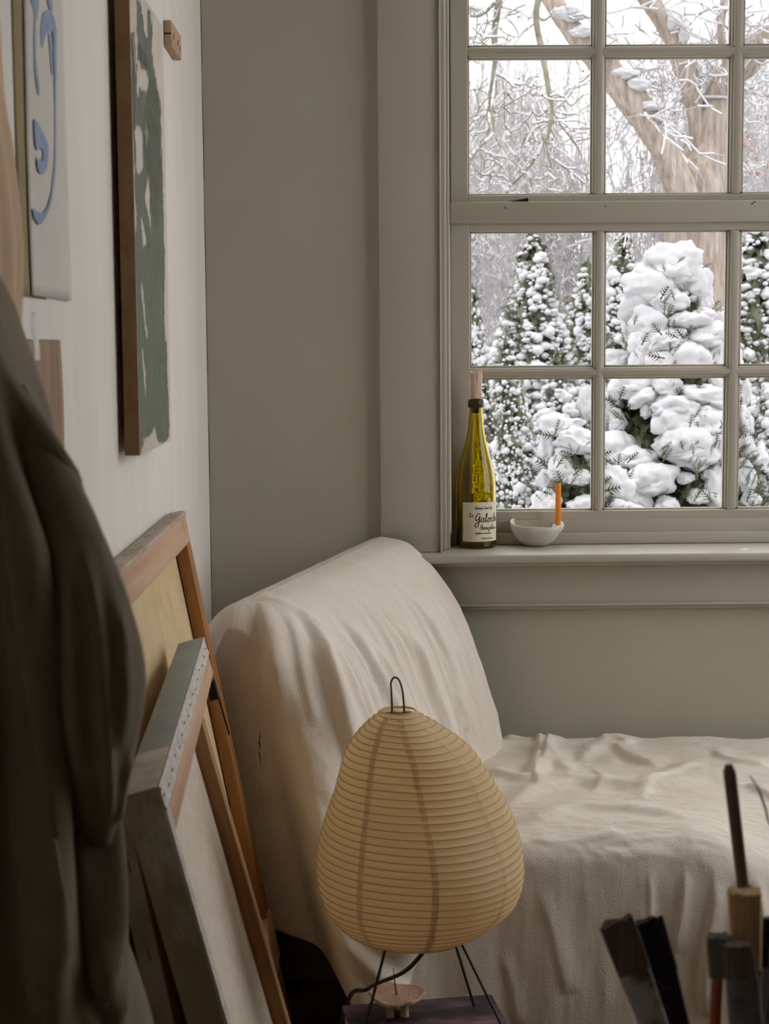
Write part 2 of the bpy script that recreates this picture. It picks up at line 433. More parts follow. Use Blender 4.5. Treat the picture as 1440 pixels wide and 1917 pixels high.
bk = np.array([(-.205, 2.655), (-.13, 2.62), (.05, 3.05), (-.03, 3.09)])
mk('headrest', np.concatenate((np.c_[bk, np.full(4, .35)], np.c_[bk, np.full(4, .82)])), [[3, 2, 1, 0], [4, 5, 6, 7], [0, 1, 5, 4], [1, 2, 6, 5], [2, 3, 7, 6], [3, 0, 4, 7]], matt_m, dayb, smooth=False)

dc = thing('drop_cloth', 'crumpled pale linen drop cloth draped over the daybed and its headrest', 'drop cloth', (0.3, 2.8, 0.3))
# --- headrest part: a ridge with cloth running off its right side, front end and left side
R0 = np.array((-.196, 2.605, .858)); R1 = np.array((.004, 3.085, .893))
rd = (R1 - R0)[:2]; rd /= np.linalg.norm(rd)
nd = np.array((rd[1], -rd[0])); fd = -rd
ncol_r, ncol_f, ncol_l = 230, 190, 60
prof_r = catmull([(0, 0), (.056, .012), (.110, .062), (.155, .130), (.198, .234), (.236, .360), (.262, .47), (.275, .60), (.285, .76)], 30)
prof_f = catmull([(0, 0), (.035, .006), (.062, .032), (.080, .085), (.098, .2), (.140, .38), (.178, .53), (.20, .655), (.21, .76)], 26)
prof_l = catmull([(0, 0), (.030, .008), (.058, .030), (.076, .075), (.080, .2), (.082, .38), (.084, .53), (.085, .76)], 26)
NT = 170
def resamp(p):
    l = np.concatenate(((0,), np.cumsum(np.linalg.norm(np.diff(p, axis=0), axis=1))))
    t = np.linspace(0, l[-1], NT); return np.stack((np.interp(t, l, p[:, 0]), np.interp(t, l, p[:, 1])), 1)
prof_r, prof_f, prof_l = resamp(prof_r), resamp(prof_f), resamp(prof_l)
cols = []
for s in np.linspace(1.12, 0, ncol_r): cols.append((R0 + (R1 - R0) * s, nd, 0.0, s))
for a in np.linspace(0, math.pi, ncol_f + 2)[1:-1]:
    cols.append((R0, nd * math.cos(a) + fd * math.sin(a), a, 0.0))
for s in np.linspace(0, 1.12, ncol_l): cols.append((R0 + (R1 - R0) * s, -nd, math.pi, s))
G = np.zeros((len(cols), NT, 3))
for i, (b, d, a, s) in enumerate(cols):
    if a <= math.pi / 2:
        w = float(sstep(0.0, 1.25, a)); pr = prof_r * (1 - w) + prof_f * w
    else:
        w = float(sstep(1.6, 2.7, a)); pr = prof_f * (1 - w) + prof_l * w
    zb = float(np.interp(a, [0, .15, .35, .6, .85, 1.1, 3.2], [.40, .36, .215, .265, .305, .335, .34]))
    cut = float(np.interp(b[2] - zb, pr[:, 1], np.linspace(0, 1, NT)))
    pr = np.stack([np.interp(np.linspace(0, cut, NT), np.linspace(0, 1, NT), pr[:, k_]) for k_ in (0, 1)], 1)
    pr[:, 0] *= 1 + .42 * float(sstep(.1, .5, a) * sstep(1.9, 1.0, a)) * sstep(.15, .5, pr[:, 1])
    sag = 0.012 * math.sin(math.pi * min(max(s, 0), 1)) if a in (0.0, math.pi) else 0
    G[i, :, 0] = b[0] + d[0] * pr[:, 0]; G[i, :, 1] = np.minimum(b[1] + d[1] * pr[:, 0], 3.15); G[i, :, 2] = b[2] - sag * 0 - pr[:, 1]
nrm = grid_normals(G)
if nrm[ncol_r // 2, NT // 3] @ np.array((1, 0, 1.0)) < 0: nrm = -nrm
px = proj(G.reshape(-1, 3))
disp = np.zeros(len(px))
for poly, wl_, wr_, am in (
        ([(446, 1135), (432, 1210), (416, 1290), (404, 1380), (398, 1480)], 16, 24, .016),
        ([(487, 1126), (503, 1220), (502, 1330), (498, 1460), (499, 1620)], 7, 30, .028),
        ([(560, 1140), (585, 1190), (612, 1280), (645, 1400), (668, 1480)], 7, 24, .018),
        ([(640, 1160), (672, 1210), (700, 1270), (735, 1340)], 6, 16, .009),
        ([(690, 1205), (722, 1260), (762, 1350)], 7, 14, .005),
        ([(740, 1170), (778, 1230), (815, 1320), (838, 1400)], 6, 14, .008),
        ([(765, 1110), (806, 1180), (838, 1260), (862, 1370)], 5, 12, .008),
        ([(800, 1130), (846, 1220), (872, 1300), (886, 1380)], 6, 12, .004),
        ([(845, 1180), (876, 1260), (893, 1340)], 5, 10, .005),
        ([(520, 1120), (548, 1180), (566, 1260), (590, 1360)], 9, 12, .004),
        ([(540, 1460), (600, 1580), (700, 1740), (800, 1880)], 12, 50, .010),
        ([(505, 1640), (580, 1720), (680, 1800), (760, 1890)], 14, 30, .009),
        ([(640, 1640), (740, 1780), (840, 1880)], 10, 30, .010),
        ([(470, 1118), (500, 1122), (540, 1138), (575, 1160)], 8, 8, .0035)):
    disp += 1.5 * ridge(px, np.array(poly, float), wl_, wr_, am)
u_arc = np.concatenate((np.linspace(0, .58, ncol_r), np.linspace(.58, .95, ncol_f), np.linspace(.95, 1.5, ncol_l)))
U = (u_arc[:, None] * np.ones(NT)).ravel(); T_ = (np.ones(len(cols))[:, None] * np.linspace(0, .62, NT)).ravel()
loose = sstep(.06, .3, T_)
q = np.stack((U * 16, T_ * 2.6, 0 * U), 1)
disp += loose * .0075 * (1 - np.abs(fbm(q, 3)) * 2.2)
disp += (0.25 + 0.75 * loose) * .0022 * fbm(np.stack((U * 46 + T_ * 9, T_ * 10, 0 * U + 3), 1), 3)
disp += .0016 * fbm(np.stack((U * 24, T_ * 24, 0 * U + 8), 1), 3)
G = G + nrm * disp.reshape(G.shape[:2])[..., None]
xa_ = -.275 + (.98 - G[..., 2]) * .232            # the canvas leaning in front keeps the cloth back
wcl = sstep(xa_ + .10, xa_ + .025, G[..., 0])
G[..., 1] += wcl * np.maximum(0, 2.532 - G[..., 1])
G[..., 0] = np.maximum(G[..., 0], XW + .012); G[..., 1] = np.minimum(G[..., 1], YB - .012)
hd = mk('headrest_drape', G.reshape(-1, 3), grid_faces(len(cols), NT), cloth_m, dc)
so = hd.modifiers.new('thickness', 'SOLIDIFY'); so.thickness = 0.0012; so.offset = -1

# --- seat part
ZSEAT = 0.497
nx, = (330,)
path = [(3.135, .36), (3.132, .455), (3.115, .489), (3.07, .497)] + [(y, .497) for y in np.linspace(3.02, 2.55, 12)] + [(2.50, .4955), (2.462, .489), (2.436, .470), (2.424, .435), (2.416, .37), (2.405, .26), (2.40, .18), (2.395, .07)]
path = catmull(path, 12)
l = np.concatenate(((0,), np.cumsum(np.linalg.norm(np.diff(path, axis=0), axis=1))))
NV = 300
tt = np.linspace(0, l[-1], NV)
yy, zz = np.interp(tt, l, path[:, 0]), np.interp(tt, l, path[:, 1])
xx = np.linspace(.0, 1.06, nx)
G = np.zeros((nx, NV, 3)); G[..., 0] = xx[:, None]; G[..., 1] = yy[None]; G[..., 2] = zz[None]
# front right corner sinks and swings out a little
fr = sstep(2.75, 2.42, G[..., 1])
G[..., 2] -= .045 * sstep(.50, .66, G[..., 0]) * fr * sstep(.06, .4, G[..., 2])
G[..., 1] -= .02 * sstep(.45, .7, G[..., 0]) * sstep(.47, .3, G[..., 2])
G[..., 2] += .010 * np.sin((G[..., 0] - .15) * 3.6) * sstep(.4, .49, G[..., 2]) * fr
nrm = grid_normals(G)
if nrm[nx // 2, NV // 3][2] < 0: nrm = -nrm
px = proj(G.reshape(-1, 3)); X_, Y_, Z_ = G.reshape(-1, 3).T
top = sstep(.42, .49, Z_)
disp = np.zeros(len(px))
def hridge(poly, w, amp):
    global disp
    d, s, p = poly_dist(np.stack((px[:, 0], px[:, 1] * 2.2), 1), catmull(np.array(poly, float) * np.array((1, 2.2)), 6))
    ww = np.where(s > 0, w * 0.40, w * 1.4)
    disp = disp + 1.35 * top * amp * np.exp(-(d / ww) ** 2) * np.clip(p / .15, 0, 1) * np.clip((1 - p) / .15, 0, 1)
for poly, w, am in (
        ([(940, 1510), (1010, 1486), (1070, 1472), (1140, 1476), (1216, 1480), (1330, 1462)], 26, .011),
        ([(960, 1545), (1010, 1538), (1080, 1518), (1160, 1520), (1290, 1530)], 22, .008),
        ([(905, 1440), (940, 1455), (990, 1465), (1030, 1440), (1080, 1450)], 20, .010),
        ([(998, 1375), (1010, 1400), (1000, 1440), (1008, 1490)], 14, .009),
        ([(1030, 1382), (1024, 1410), (1016, 1440)], 10, .006),
        ([(905, 1402), (960, 1398), (1010, 1408), (1060, 1425)], 24, .009),
        ([(1080, 1420), (1140, 1402), (1180, 1418), (1240, 1440)], 22, .009),
        ([(1110, 1440), (1125, 1470), (1105, 1490)], 12, .004),
        ([(1200, 1500), (1230, 1470), (1290, 1440), (1330, 1432)], 16, .006),
        ([(1330, 1405), (1370, 1425), (1440, 1440)], 16, .006),
        ([(1390, 1470), (1420, 1480), (1470, 1510)], 14, .006),
        ([(940, 1385), (1000, 1378), (1060, 1384)], 26, .009),
        ([(1120, 1388), (1150, 1386), (1180, 1400)], 22, .006),
        ([(990, 1580), (1080, 1575), (1180, 1560)], 20, .004)):
    hridge(poly, w, am)
disp += top * .009 * fbm(np.stack((X_ * 5.5, Y_ * 8, 0 * X_ + 5), 1), 3)
disp += top * .0042 * (0.5 - np.abs(fbm(np.stack((X_ * 7 + Y_ * 3, Y_ * 26, 0 * X_ + 9), 1), 3)) * 1.6)
disp += top * .0026 * (0.5 - np.abs(fbm(np.stack((X_ * 22, Y_ * 60, 0 * X_ + 2), 1), 3)) * 1.6)
hang = 1 - top
disp += hang * sstep(.47, .30, Z_) * .007 * (0.6 - np.abs(fbm(np.stack((X_ * 9 + Z_ * 1.0, Z_ * 1.1, 0 * X_ + 1), 1), 2)) * 2)
disp += hang * .0025 * fbm(np.stack((X_ * 32, Z_ * 7, 0 * X_ + 4), 1), 3)
for poly, wl_, wr_, am in (
        ([(1215, 1620), (1217, 1700), (1214, 1760)], 5, 8, .004), ([(1284, 1600), (1277, 1690), (1262, 1780)], 6, 14, .006),
        ([(1338, 1610), (1336, 1690), (1320, 1800), (1318, 1900)], 8, 20, .010), ([(1378, 1640), (1392, 1720), (1396, 1800), (1390, 1900)], 6, 14, .012),
        ([(1410, 1640), (1425, 1720), (1440, 1830)], 8, 16, .012), ([(1010, 1660), (1040, 1760), (1062, 1860)], 10, 24, .005),
        ([(940, 1780), (960, 1850), (970, 1917)], 8, 14, .004)):
    disp += hang * ridge(px, np.array(poly, float), wl_, wr_, am)
G = G + nrm * disp.reshape(nx, NV)[..., None]
G[..., 1] = np.minimum(G[..., 1], YB - .012)
st = mk('seat_drape', G.reshape(-1, 3), grid_faces(nx, NV), cloth_m, dc)
so = st.modifiers.new('thickness', 'SOLIDIFY'); so.thickness = 0.0012; so.offset = -1

# ------------------------------------------------------------------ low stool, books, paper lamp, clay dish
ZBK = 0.374
stool_m = wood('stool_wood', (0.05, 0.032, 0.02), (0.10, 0.065, 0.04), 0, 0.6, 12)
stl = thing('low_stool', 'low dark wooden stool under the stack of books', 'stool', (.07, 2.02, 0))
box('seat', (-.035, 1.86, .255), (.26, 2.24, .284), stool_m, stl, 0.004)
for x, y in ((.035, 1.87), (.22, 1.87), (.035, 2.20), (.22, 2.20)): box('leg', (x, y, 0), (x + .03, y + .03, .256), stool_m, stl, 0.003)
page_m = mat('book_pages', (0.55, 0.47, 0.34), 0.9, var=0.15, vscale=200, stretch=(0.1, 0.1, 4))
cov_m = mat('plum_book_cover', (0.016, 0.006, 0.010), 0.6, col2=(0.17, 0.085, 0.105), vscale=9.0, stretch=(0.8, 2.6, 1), ramp=(0.46, 0.66), detail=7, spec=0.15)
cov2_m = mat('grey_book_cover', (0.16, 0.14, 0.11), 0.6, var=0.1)
cov3_m = mat('brown_book_cover', (0.10, 0.06, 0.035), 0.6, var=0.1)
def book(label, cx_, cy_, z0, w, d, h, rot, cm, name='book'):
    mw = Matrix.Translation((cx_, cy_, z0)) @ Matrix.Rotation(rot, 4, 'Z')
    b = thing(name, label, 'book', group='books stacked under the lamp', mw=mw)
    box('cover', (-w / 2, -d / 2, h - .003), (w / 2, d / 2, h), cm, b, 0.001, local=True)
    box('cover', (-w / 2, -d / 2, 0), (w / 2, d / 2, .003), cm, b, 0.001, local=True)
    box('spine', (-w / 2, d / 2 - .004, .002), (w / 2, d / 2, h - .002), cm, b, 0.001, local=True)
    box('pages', (-w / 2 + .004, -d / 2 + .004, .003), (w / 2 - .003, d / 2 - .004, h - .003), page_m, b, local=True)
    return b
bl, br_ = PZ(640, 1882, ZBK), PZ(920, 1861, ZBK)
rot = math.atan2(br_[1] - bl[1], br_[0] - bl[0]); wd = np.linalg.norm((br_ - bl)[:2])
e1 = np.array((math.cos(rot), math.sin(rot))); e2 = np.array((-math.sin(rot), math.cos(rot)))
c = (bl[:2] + br_[:2]) / 2 - e2 * .14
book('plum and mauve patterned book on top, carrying the paper lamp', c[0], c[1], ZBK - .030, wd, .28, .030, rot, cov_m)
c2_ = c + np.array((.006, -.004))
book('grey book second from top of the stack, its pages showing', c2_[0], c2_[1], ZBK - .062, wd + .006, .285, .032, rot + .02, cov2_m)
book('brown book lowest in the stack, resting on the stool', c[0], c[1], .284, wd + .004, .275, ZBK - .062 - .284, rot - .015, cov3_m)

# paper lamp --------------------------------------------------------------
LY = 2.085
lpx = [(1331, 745, 34), (1336, 746, 40), (1360, 752, 74), (1400, 765, 118), (1440, 772, 140), (1480, 777, 158), (1520, 781, 176), (1560, 785, 190), (1600, 787, 198), (1640, 787, 198), (1680, 784, 187), (1705, 781, 168), (1725, 778, 147), (1742, 777, 116), (1752, 777, 84), (1757, 777, 60)]
pm = LY / F
prof = []
for y, xcen, hw in lpx:
    q = P(xcen, y, LY); prof.append((hw * pm, q[2], q[0]))
prof = catmull(prof, 14)
l = np.concatenate(((0,), np.cumsum(np.linalg.norm(np.diff(prof[:, :2], axis=0), axis=1))))
NRIB = 41
nrow = NRIB * 6 + 1
ts = np.linspace(0, l[-1], nrow)
pr = np.stack([np.interp(ts, l, prof[:, k]) for k in range(3)], 1)
lamp = thing('paper_lamp', 'egg-shaped cream ribbed paper lamp on thin black wire legs', 'lamp', (pr[-1, 2], LY, ZBK))
paper_m = mat('washi_paper', (0.88, 0.715, 0.46), 0.85, col2=(0.91, 0.775, 0.53), vscale=9, bump=0.35, bscale=160, bdist=0.001, spec=0.15, sss=(0.58, (0.97, 0.80, 0.52)), detail=8)
seam_m = mat('washi_seam', (0.78, 0.60, 0.36), 0.85, var=0.08, vscale=60, spec=0.15, sss=(0.35, (0.75, 0.56, 0.31)))
rib_m = mat('bamboo_rib', (0.46, 0.31, 0.14), 0.7)
KT = 120
th = np.linspace(0, 2 * math.pi, KT, endpoint=False)
tang = np.gradient(pr[:, :2], axis=0); tang /= np.linalg.norm(tang, axis=1)[:, None]
nr = np.stack((-tang[:, 1], tang[:, 0]), 1)         # outward normal in (r, z)
if nr[nrow // 2, 0] < 0: nr = -nr
ph = np.linspace(0, NRIB, nrow)
def lamp_r(i_row, theta, extra=0.0):
    """point on the shade; the ribs wind as one gentle spiral"""
    f = (ph[i_row] - theta / (2 * math.pi)) % 1.0
    sc_ = -0.0016 * np.sin(math.pi * f) ** 2 + extra
    wob = 0.0016 * np.sin(3 * theta + 4 * pr[i_row, 1] * 10) + 0.0012 * np.sin(5 * theta + 1.3)
    r = pr[i_row, 0] + nr[i_row, 0] * sc_ + wob * np.clip(pr[i_row, 0] / .06, 0, 1)
    z = pr[i_row, 1] + nr[i_row, 1] * sc_
    return np.stack((r * np.cos(theta) + pr[i_row, 2], r * np.sin(theta) + LY, z), -1)
I = np.arange(nrow)[:, None] * np.ones(KT, int)[None]; TH = th[None] * np.ones(nrow)[:, None]
shade = mk('paper_shade', lamp_r(I, TH).reshape(-1, 3), grid_faces(nrow, KT, True), paper_m, lamp)
# one continuous spiral rib
sp_n = NRIB * 90
sp_t = np.linspace(0.02, NRIB - .02, sp_n)
sth = 2 * math.pi * sp_t
row = sp_t / NRIB * (nrow - 1)
r_ = np.interp(row, np.arange(nrow), pr[:, 0]); z_ = np.interp(row, np.arange(nrow), pr[:, 1]); x_ = np.interp(row, np.arange(nrow), pr[:, 2])
wob = (0.0016 * np.sin(3 * sth + 40 * z_) + 0.0012 * np.sin(5 * sth + 1.3)) * np.clip(r_ / .06, 0, 1)
nrr = np.interp(row, np.arange(nrow), nr[:, 0]); nrz = np.interp(row, np.arange(nrow), nr[:, 1])
r2 = r_ + wob + nrr * .0001
tube('bamboo_rib', np.stack((r2 * np.cos(sth) + x_, r2 * np.sin(sth) + LY, z_ + nrz * .0001), 1), 0.00065, rib_m, shade, k=5)
# paper overlaps between the vertical strips
seams = [(-math.pi / 2 - .68, -math.pi / 2 - .62), (-math.pi / 2 + .03, -math.pi / 2 + .15), (-math.pi / 2 + .86, -math.pi / 2 + .88)]
for k in range(5): seams.append((.55 + k * .62, .55 + k * .62))
for a0, a1 in seams:
    rows = np.arange(4, nrow - 2)
    ang = np.interp(rows, [0, nrow], [a0, a1]) + .012 * np.sin(rows * .05 + a0 * 7) + .05 * (1 - rows / nrow) * (a0 < -math.pi / 2)
    wdt = .0042 / np.maximum(pr[rows, 0], .03)
    V = np.stack([lamp_r(rows, ang + q * wdt, .0005) for q in (-1, -.4, .4, 1)], 1)
    mk('paper_seam', V.reshape(-1, 3), grid_faces(len(rows), 4), seam_m, shade)
wire_m = mat('black_wire', (0.012, 0.011, 0.010), 0.5, spec=0.4)
tcen = np.array((pr[0, 2], LY, pr[0, 1]))
def tp(x, y, Y=LY): return P(x, y, Y)
tube('top_ring', [tcen + .0125 * 0 + np.array((math.cos(a) * pr[0, 0], math.sin(a) * pr[0, 0], 0.0006)) for a in np.linspace(0, 2 * math.pi, 41)], .0011, seam_m, lamp, k=6)
tube('wire_loop', [tp(731, 1337), tp(734, 1330), tp(733, 1300), tp(732, 1280), tp(735, 1271), tp(740, 1268), tp(747, 1273), tp(753, 1290), tp(756, 1315), tp(757, 1336)], .0013, wire_m, lamp, k=8, smooth_n=6)
box('crossbar', tcen + np.array((-.023, -.002, -.004)), tcen + np.array((.023, .002, -.002)), wire_m, lamp)
hub = np.array((pr[-1, 2], LY, pr[-1, 1] + .01))
feet = []
for (xt, yt, xb, yb, dY0, dY1) in ((727, 1755, 681, 1935, -.035, -.075), (848, 1752, 888, 1884, .02, .045), (857, 1752, 952, 1945, -.01, -.05)):
    a = P(xt, yt, LY + dY0)
    b = PZ(xb, yb, ZBK + .002)
    feet.append(b)
    tube('leg', [a + (a - b) * .08, a, (a + b) / 2, b], .0019, wire_m, lamp, k=8)
    tube('wire_strut', [a + (a - b) * .08, tcen + np.array((0, 0, -.005)) * 1 + (a - tcen) * .02], .0014, wire_m, lamp, k=6)
lathe('lamp_socket', [(0, .06), (.014, .06), (.016, .055), (.016, .0), (.006, -.004), (0, -.004)], wire_m, hub + np.array((0, 0, .005)), lamp, k=20)
bulb_m = mat('frosted_bulb', (0.8, 0.79, 0.75), 0.3)
lathe('bulb', [(0.0, .095), (.018, .088), (.028, .068), (.030, .05), (.024, .026), (.014, .008), (.013, 0)], bulb_m, hub + np.array((0, 0, .06)), lamp, k=24)
tube('socket_arm', [feet[0] * .0 + P(727, 1755, LY - .035), hub + np.array((0, 0, .004)), P(848, 1752, LY + .02)], .0016, wire_m, lamp, k=6)
cpts = [hub + np.array((0, 0, .003)), P(798, 1768, LY + .02), P(778, 1800, LY + .05), P(752, 1822, LY + .08), P(715, 1838, LY + .11), P(685, 1853, LY + .14), P(655, 1866, LY + .19), np.array((-.055, 2.36, .20)), np.array((-.06, 2.44, .08)), np.array((-.05, 2.60, .006))]
tube('power_cord', cpts, .0031, wire_m, lamp, k=8, smooth_n=8)

# clay dish with a spike, on the top book ----------------------------------
clay_m = mat('pink_clay', (0.46, 0.30, 0.215), 0.95, col2=(0.56, 0.385, 0.285), vscale=40, bump=0.8, bscale=220, bdist=0.002)
dcx = PZ(742, 1897, ZBK)
dish = thing('clay_dish', 'small pinkish clay dish on stubby legs with a metal spike', 'candle holder', (dcx[0], dcx[1], ZBK))
def dfn(T, R, Z):
    w = 1 + .05 * np.sin(3 * T + .5) + .035 * np.sin(7 * T + 1) + .02 * np.sin(11 * T)
    return R * w, Z + .0012 * np.sin(4 * T) * (R > .02), 0, 0
zt = .0265
lathe('dish', [(0.0, zt - .001), (.014, zt - .001), (.026, zt - .0006), (.032, zt + .0008), (.0355, zt + .0022), (.0372, zt + .001), (.0368, zt - .002), (.032, zt - .0045), (.02, zt - .006), (0, zt - .006)], clay_m, dish.location, dish, k=56, fn=dfn)
for a, rr in ((-2.3, .014), (-.75, .014), (1.5, .016)):
    p0 = np.array(dish.location) + np.array((math.cos(a) * rr, math.sin(a) * rr, 0))
    tube('leg', [p0 + np.array((0, 0, .0225)), p0 + np.array((0, 0, .016)), p0 + np.array((.001, 0, .006)), p0 + np.array((.001, 0, 0))], [.0078, .0060, .0054, .0058], clay_m, dish, k=14)
sp0 = np.array(dish.location) + np.array((.001, 0, zt - .003))
tube('spike', [sp0, sp0 + np.array((-.0025, 0, .018)), sp0 + np.array((-.0045, 0, .040))], [.0011, .001, .0004], mat('dark_iron', (.03, .028, .026), .5, metal=.7), dish, k=7)

# ------------------------------------------------------------------ wine bottle on the stool
SY = 3.2                                    # bottle axis depth
b0 = PZ(891.5, 1025, ZS); BX, BY = b0[0], SY + .03
BC = np.array((P(891.5, 990, BY)[0], BY, ZS + .0008))
kk = BY / F
bott = thing('wine_bottle', 'olive green glass wine bottle on the window sill, candle stub in its neck', 'bottle', BC)
bg = bpy.data.materials.new('bottle_glass'); bg.use_nodes = True
pb = bg.node_tree.nodes['Principled BSDF']
pb.inputs['Base Color'].default_value = (0.60, 0.49, 0.022, 1); pb.inputs['Roughness'].default_value = 0.01
pb.inputs['Transmission Weight'].default_value = 1.0; pb.inputs['IOR'].default_value = 1.48
tcn = bg.node_tree.nodes.new('ShaderNodeTexCoord'); nzn = bg.node_tree.nodes.new('ShaderNodeTexNoise'); bpn = bg.node_tree.nodes.new('ShaderNodeBump')
nzn.inputs['Scale'].default_value = 28; bpn.inputs['Strength'].default_value = .16; bpn.inputs['Distance'].default_value = .004
bg.node_tree.links.new(tcn.outputs['Object'], nzn.inputs['Vector']); bg.node_tree.links.new(nzn.outputs['Fac'], bpn.inputs['Height']); bg.node_tree.links.new(bpn.outputs['Normal'], pb.inputs['Normal'])
outer = [(0.0, .006), (24 * kk, .003), (30 * kk, .0), (34 * kk, .001), (36.3 * kk, .005), (37.3 * kk, .014), (37.3 * kk, .10), (37.0 * kk, .122), (35.2 * kk, .145), (32.0 * kk, .163), (28.2 * kk, .180), (23.5 * kk, .199), (19.2 * kk, .217), (16.0 * kk, .235), (14.2 * kk, .255), (13.3 * kk, .275), (13.2 * kk, .283)]
ring = [(13.3 * kk, .2835), (14.6 * kk, .2845), (14.8 * kk, .290), (14.3 * kk, .2945), (13.4 * kk, .2955), (13.4 * kk, .2965), (12.8 * kk, .2985)]
oc = catmull(outer[1:], 5)
full = [(0.0001, .008)] + oc.tolist() + ring
inner = [(9.6 * kk, .298), (9.6 * kk, .28)] + [(max(r - 2.6 * kk, .002), z) for r, z in outer[::-1][3:-4]] + [(33 * kk, .012), (24 * kk, .014), (10 * kk, .024), (.0001, .028)]
gbody = lathe('glass_body', full + inner, bg, BC, bott, k=72, auto=70)
lab_m = mat('paper_label', (0.74, 0.66, 0.50), 0.8, var=0.03, vscale=30)
ink_m = mat('black_ink', (0.02, 0.016, 0.012), 0.7)
def cyl(th_, z, r): return np.stack((BC[0] + r * np.sin(th_), BC[1] - r * np.cos(th_), BC[2] + z), -1)
RL = 37.3 * kk + .00025
def label_patch(name, a0, a1, z0, z1, r, m, n=40):
    A, Zg = np.meshgrid(np.linspace(a0, a1, n), np.linspace(z0, z1, 6), indexing='ij')
    o = mk(name, cyl(A, Zg, r).reshape(-1, 3), grid_faces(n, 6), m, bott)
    return o
zl0, zl1 = (1029 - 1015.5) * kk, (1029 - 942.0) * kk
A0 = -math.asin(26.5 / 37.3); A1 = 1.62
flabel = label_patch('front_label', A0, A1, zl0, zl1, RL, lab_m)
label_patch('back_label', math.pi + .05, math.pi + 1.35, zl0 - .002, (1029 - 931) * kk, RL, lab_m)
GL = {
 'a': [(.85, .8), (.5, 1), (.1, .65), (.1, .2), (.4, 0), (.75, .3), (.88, .95), (.85, .2), (1.15, .05)],
 'b': [(0, .2), (.35, 1.9), (.2, 2), (.15, .2), (.4, 0), (.75, .3), (.7, .85), (.4, .9)],
 'c': [(.8, .8), (.5, 1), (.1, .6), (.15, .15), (.5, 0), (.95, .25)],
 'd': [(.8, .8), (.45, 1), (.1, .6), (.15, .15), (.45, 0), (.8, .5), (.9, 1.9), (.85, .2), (1.1, .05)],
 'e': [(.1, .45), (.7, .6), (.65, .95), (.35, 1), (.1, .5), (.3, .02), (.6, .05), (.95, .35)],
 'f': [(0, .3), (.5, 1.6), (.4, 2), (.2, 1.6), (.2, -.6), (.35, -.8), (.35, 0), (.75, .3)],
 'g': [(.8, .8), (.4, 1), (.1, .5), (.4, 0), (.8, .9), (.75, -.6), (.4, -.9), (.2, -.6), (1., .2)],
 'h': [(0, .2), (.35, 1.7), (.25, 2), (.12, 1.6), (.12, 0), (.3, .8), (.6, 1), (.75, .7), (.7, .1), (1, .15)],
 'i': [(.1, .9), (.15, .2), (.35, 0), (.6, .3)],
 'j': [(.3, .95), (.3, -.6), (.05, -.9), (-.1, -.6), (.6, .25)],
 'l': [(0, .2), (.4, 1.7), (.3, 2), (.15, 1.7), (.2, .2), (.4, 0), (.65, .3)],
 'm': [(0, .9), (.1, 0), (.15, .6), (.35, 1), (.45, .6), (.45, 0), (.55, .7), (.8, 1), (.9, .6), (.9, .1), (1.1, .1)],
 'n': [(0, .9), (.1, 0), (.15, .6), (.4, 1), (.6, .7), (.6, .1), (.85, .1)],
 'o': [(.5, 1), (.1, .7), (.1, .2), (.45, 0), (.8, .4), (.65, .95), (.4, .9), (.6, .75), (1.0, .85)],
 'p': [(0, .9), (.1, -.9), (.12, .4), (.4, 1), (.75, .7), (.55, .1), (.2, .1), (.95, .2)],
 'r': [(0, .3), (.2, 1.05), (.35, .85), (.6, .85), (.55, .2), (.8, .1)],
 's': [(0, .2), (.35, 1.05), (.55, .4), (.35, 0), (.05, .1), (.8, .25)],
 't': [(0, .3), (.3, 1.6), (.25, .3), (.4, 0), (.7, .2)],
 'u': [(0, .9), (.05, .3), (.3, 0), (.6, .4), (.65, .95), (.65, .2), (.95, .1)],
 'y': [(0, .9), (.1, .3), (.4, .15), (.7, .9), (.6, -.6), (.3, -.9), (.15, -.6), (.9, .2)],
 'A': [(0, 0), (.5, 1.9), (.85, 0), (.65, .7), (.2, .7)],
 'B': [(.1, 1.9), (.2, 0), (.2, 1.9), (.8, 1.8), (.7, 1.1), (.3, 1), (.95, .8), (.85, .1), (.1, 0)],
 'C': [(.9, 1.6), (.55, 2), (.1, 1.2), (.2, .2), (.6, 0), (1, .3)],
 'D': [(.2, 1.9), (.15, .05), (.0, 0), (.6, .05), (1, .8), (.8, 1.7), (.1, 1.9)],
 'F': [(0, 1.9), (.9, 1.95), (.45, 1.9), (.3, 0), (.1, .1), (.4, 1), (.75, 1)],
 'G': [(1.15, 1.75), (.75, 2.05), (.2, 1.5), (.1, .7), (.45, .35), (.95, .9), (1.1, 1.4), (.95, -.6), (.55, -1.15), (.1, -.85), (.35, -.25), (1.3, .3)],
 'L': [(.1, 1.2), (.5, 1.9), (.55, 1.5), (.2, .2), (0, 0), (.3, .15), (.9, 0)],
 'P': [(.1, 0), (.3, 1.9), (.1, 1.8), (.7, 2), (.9, 1.5), (.35, 1)],
 'S': [(.8, 1.7), (.5, 2), (.2, 1.5), (.7, .7), (.5, .1), (0, .2), (.3, .4), (.9, .3)]}
SX = (math.sin(0),)
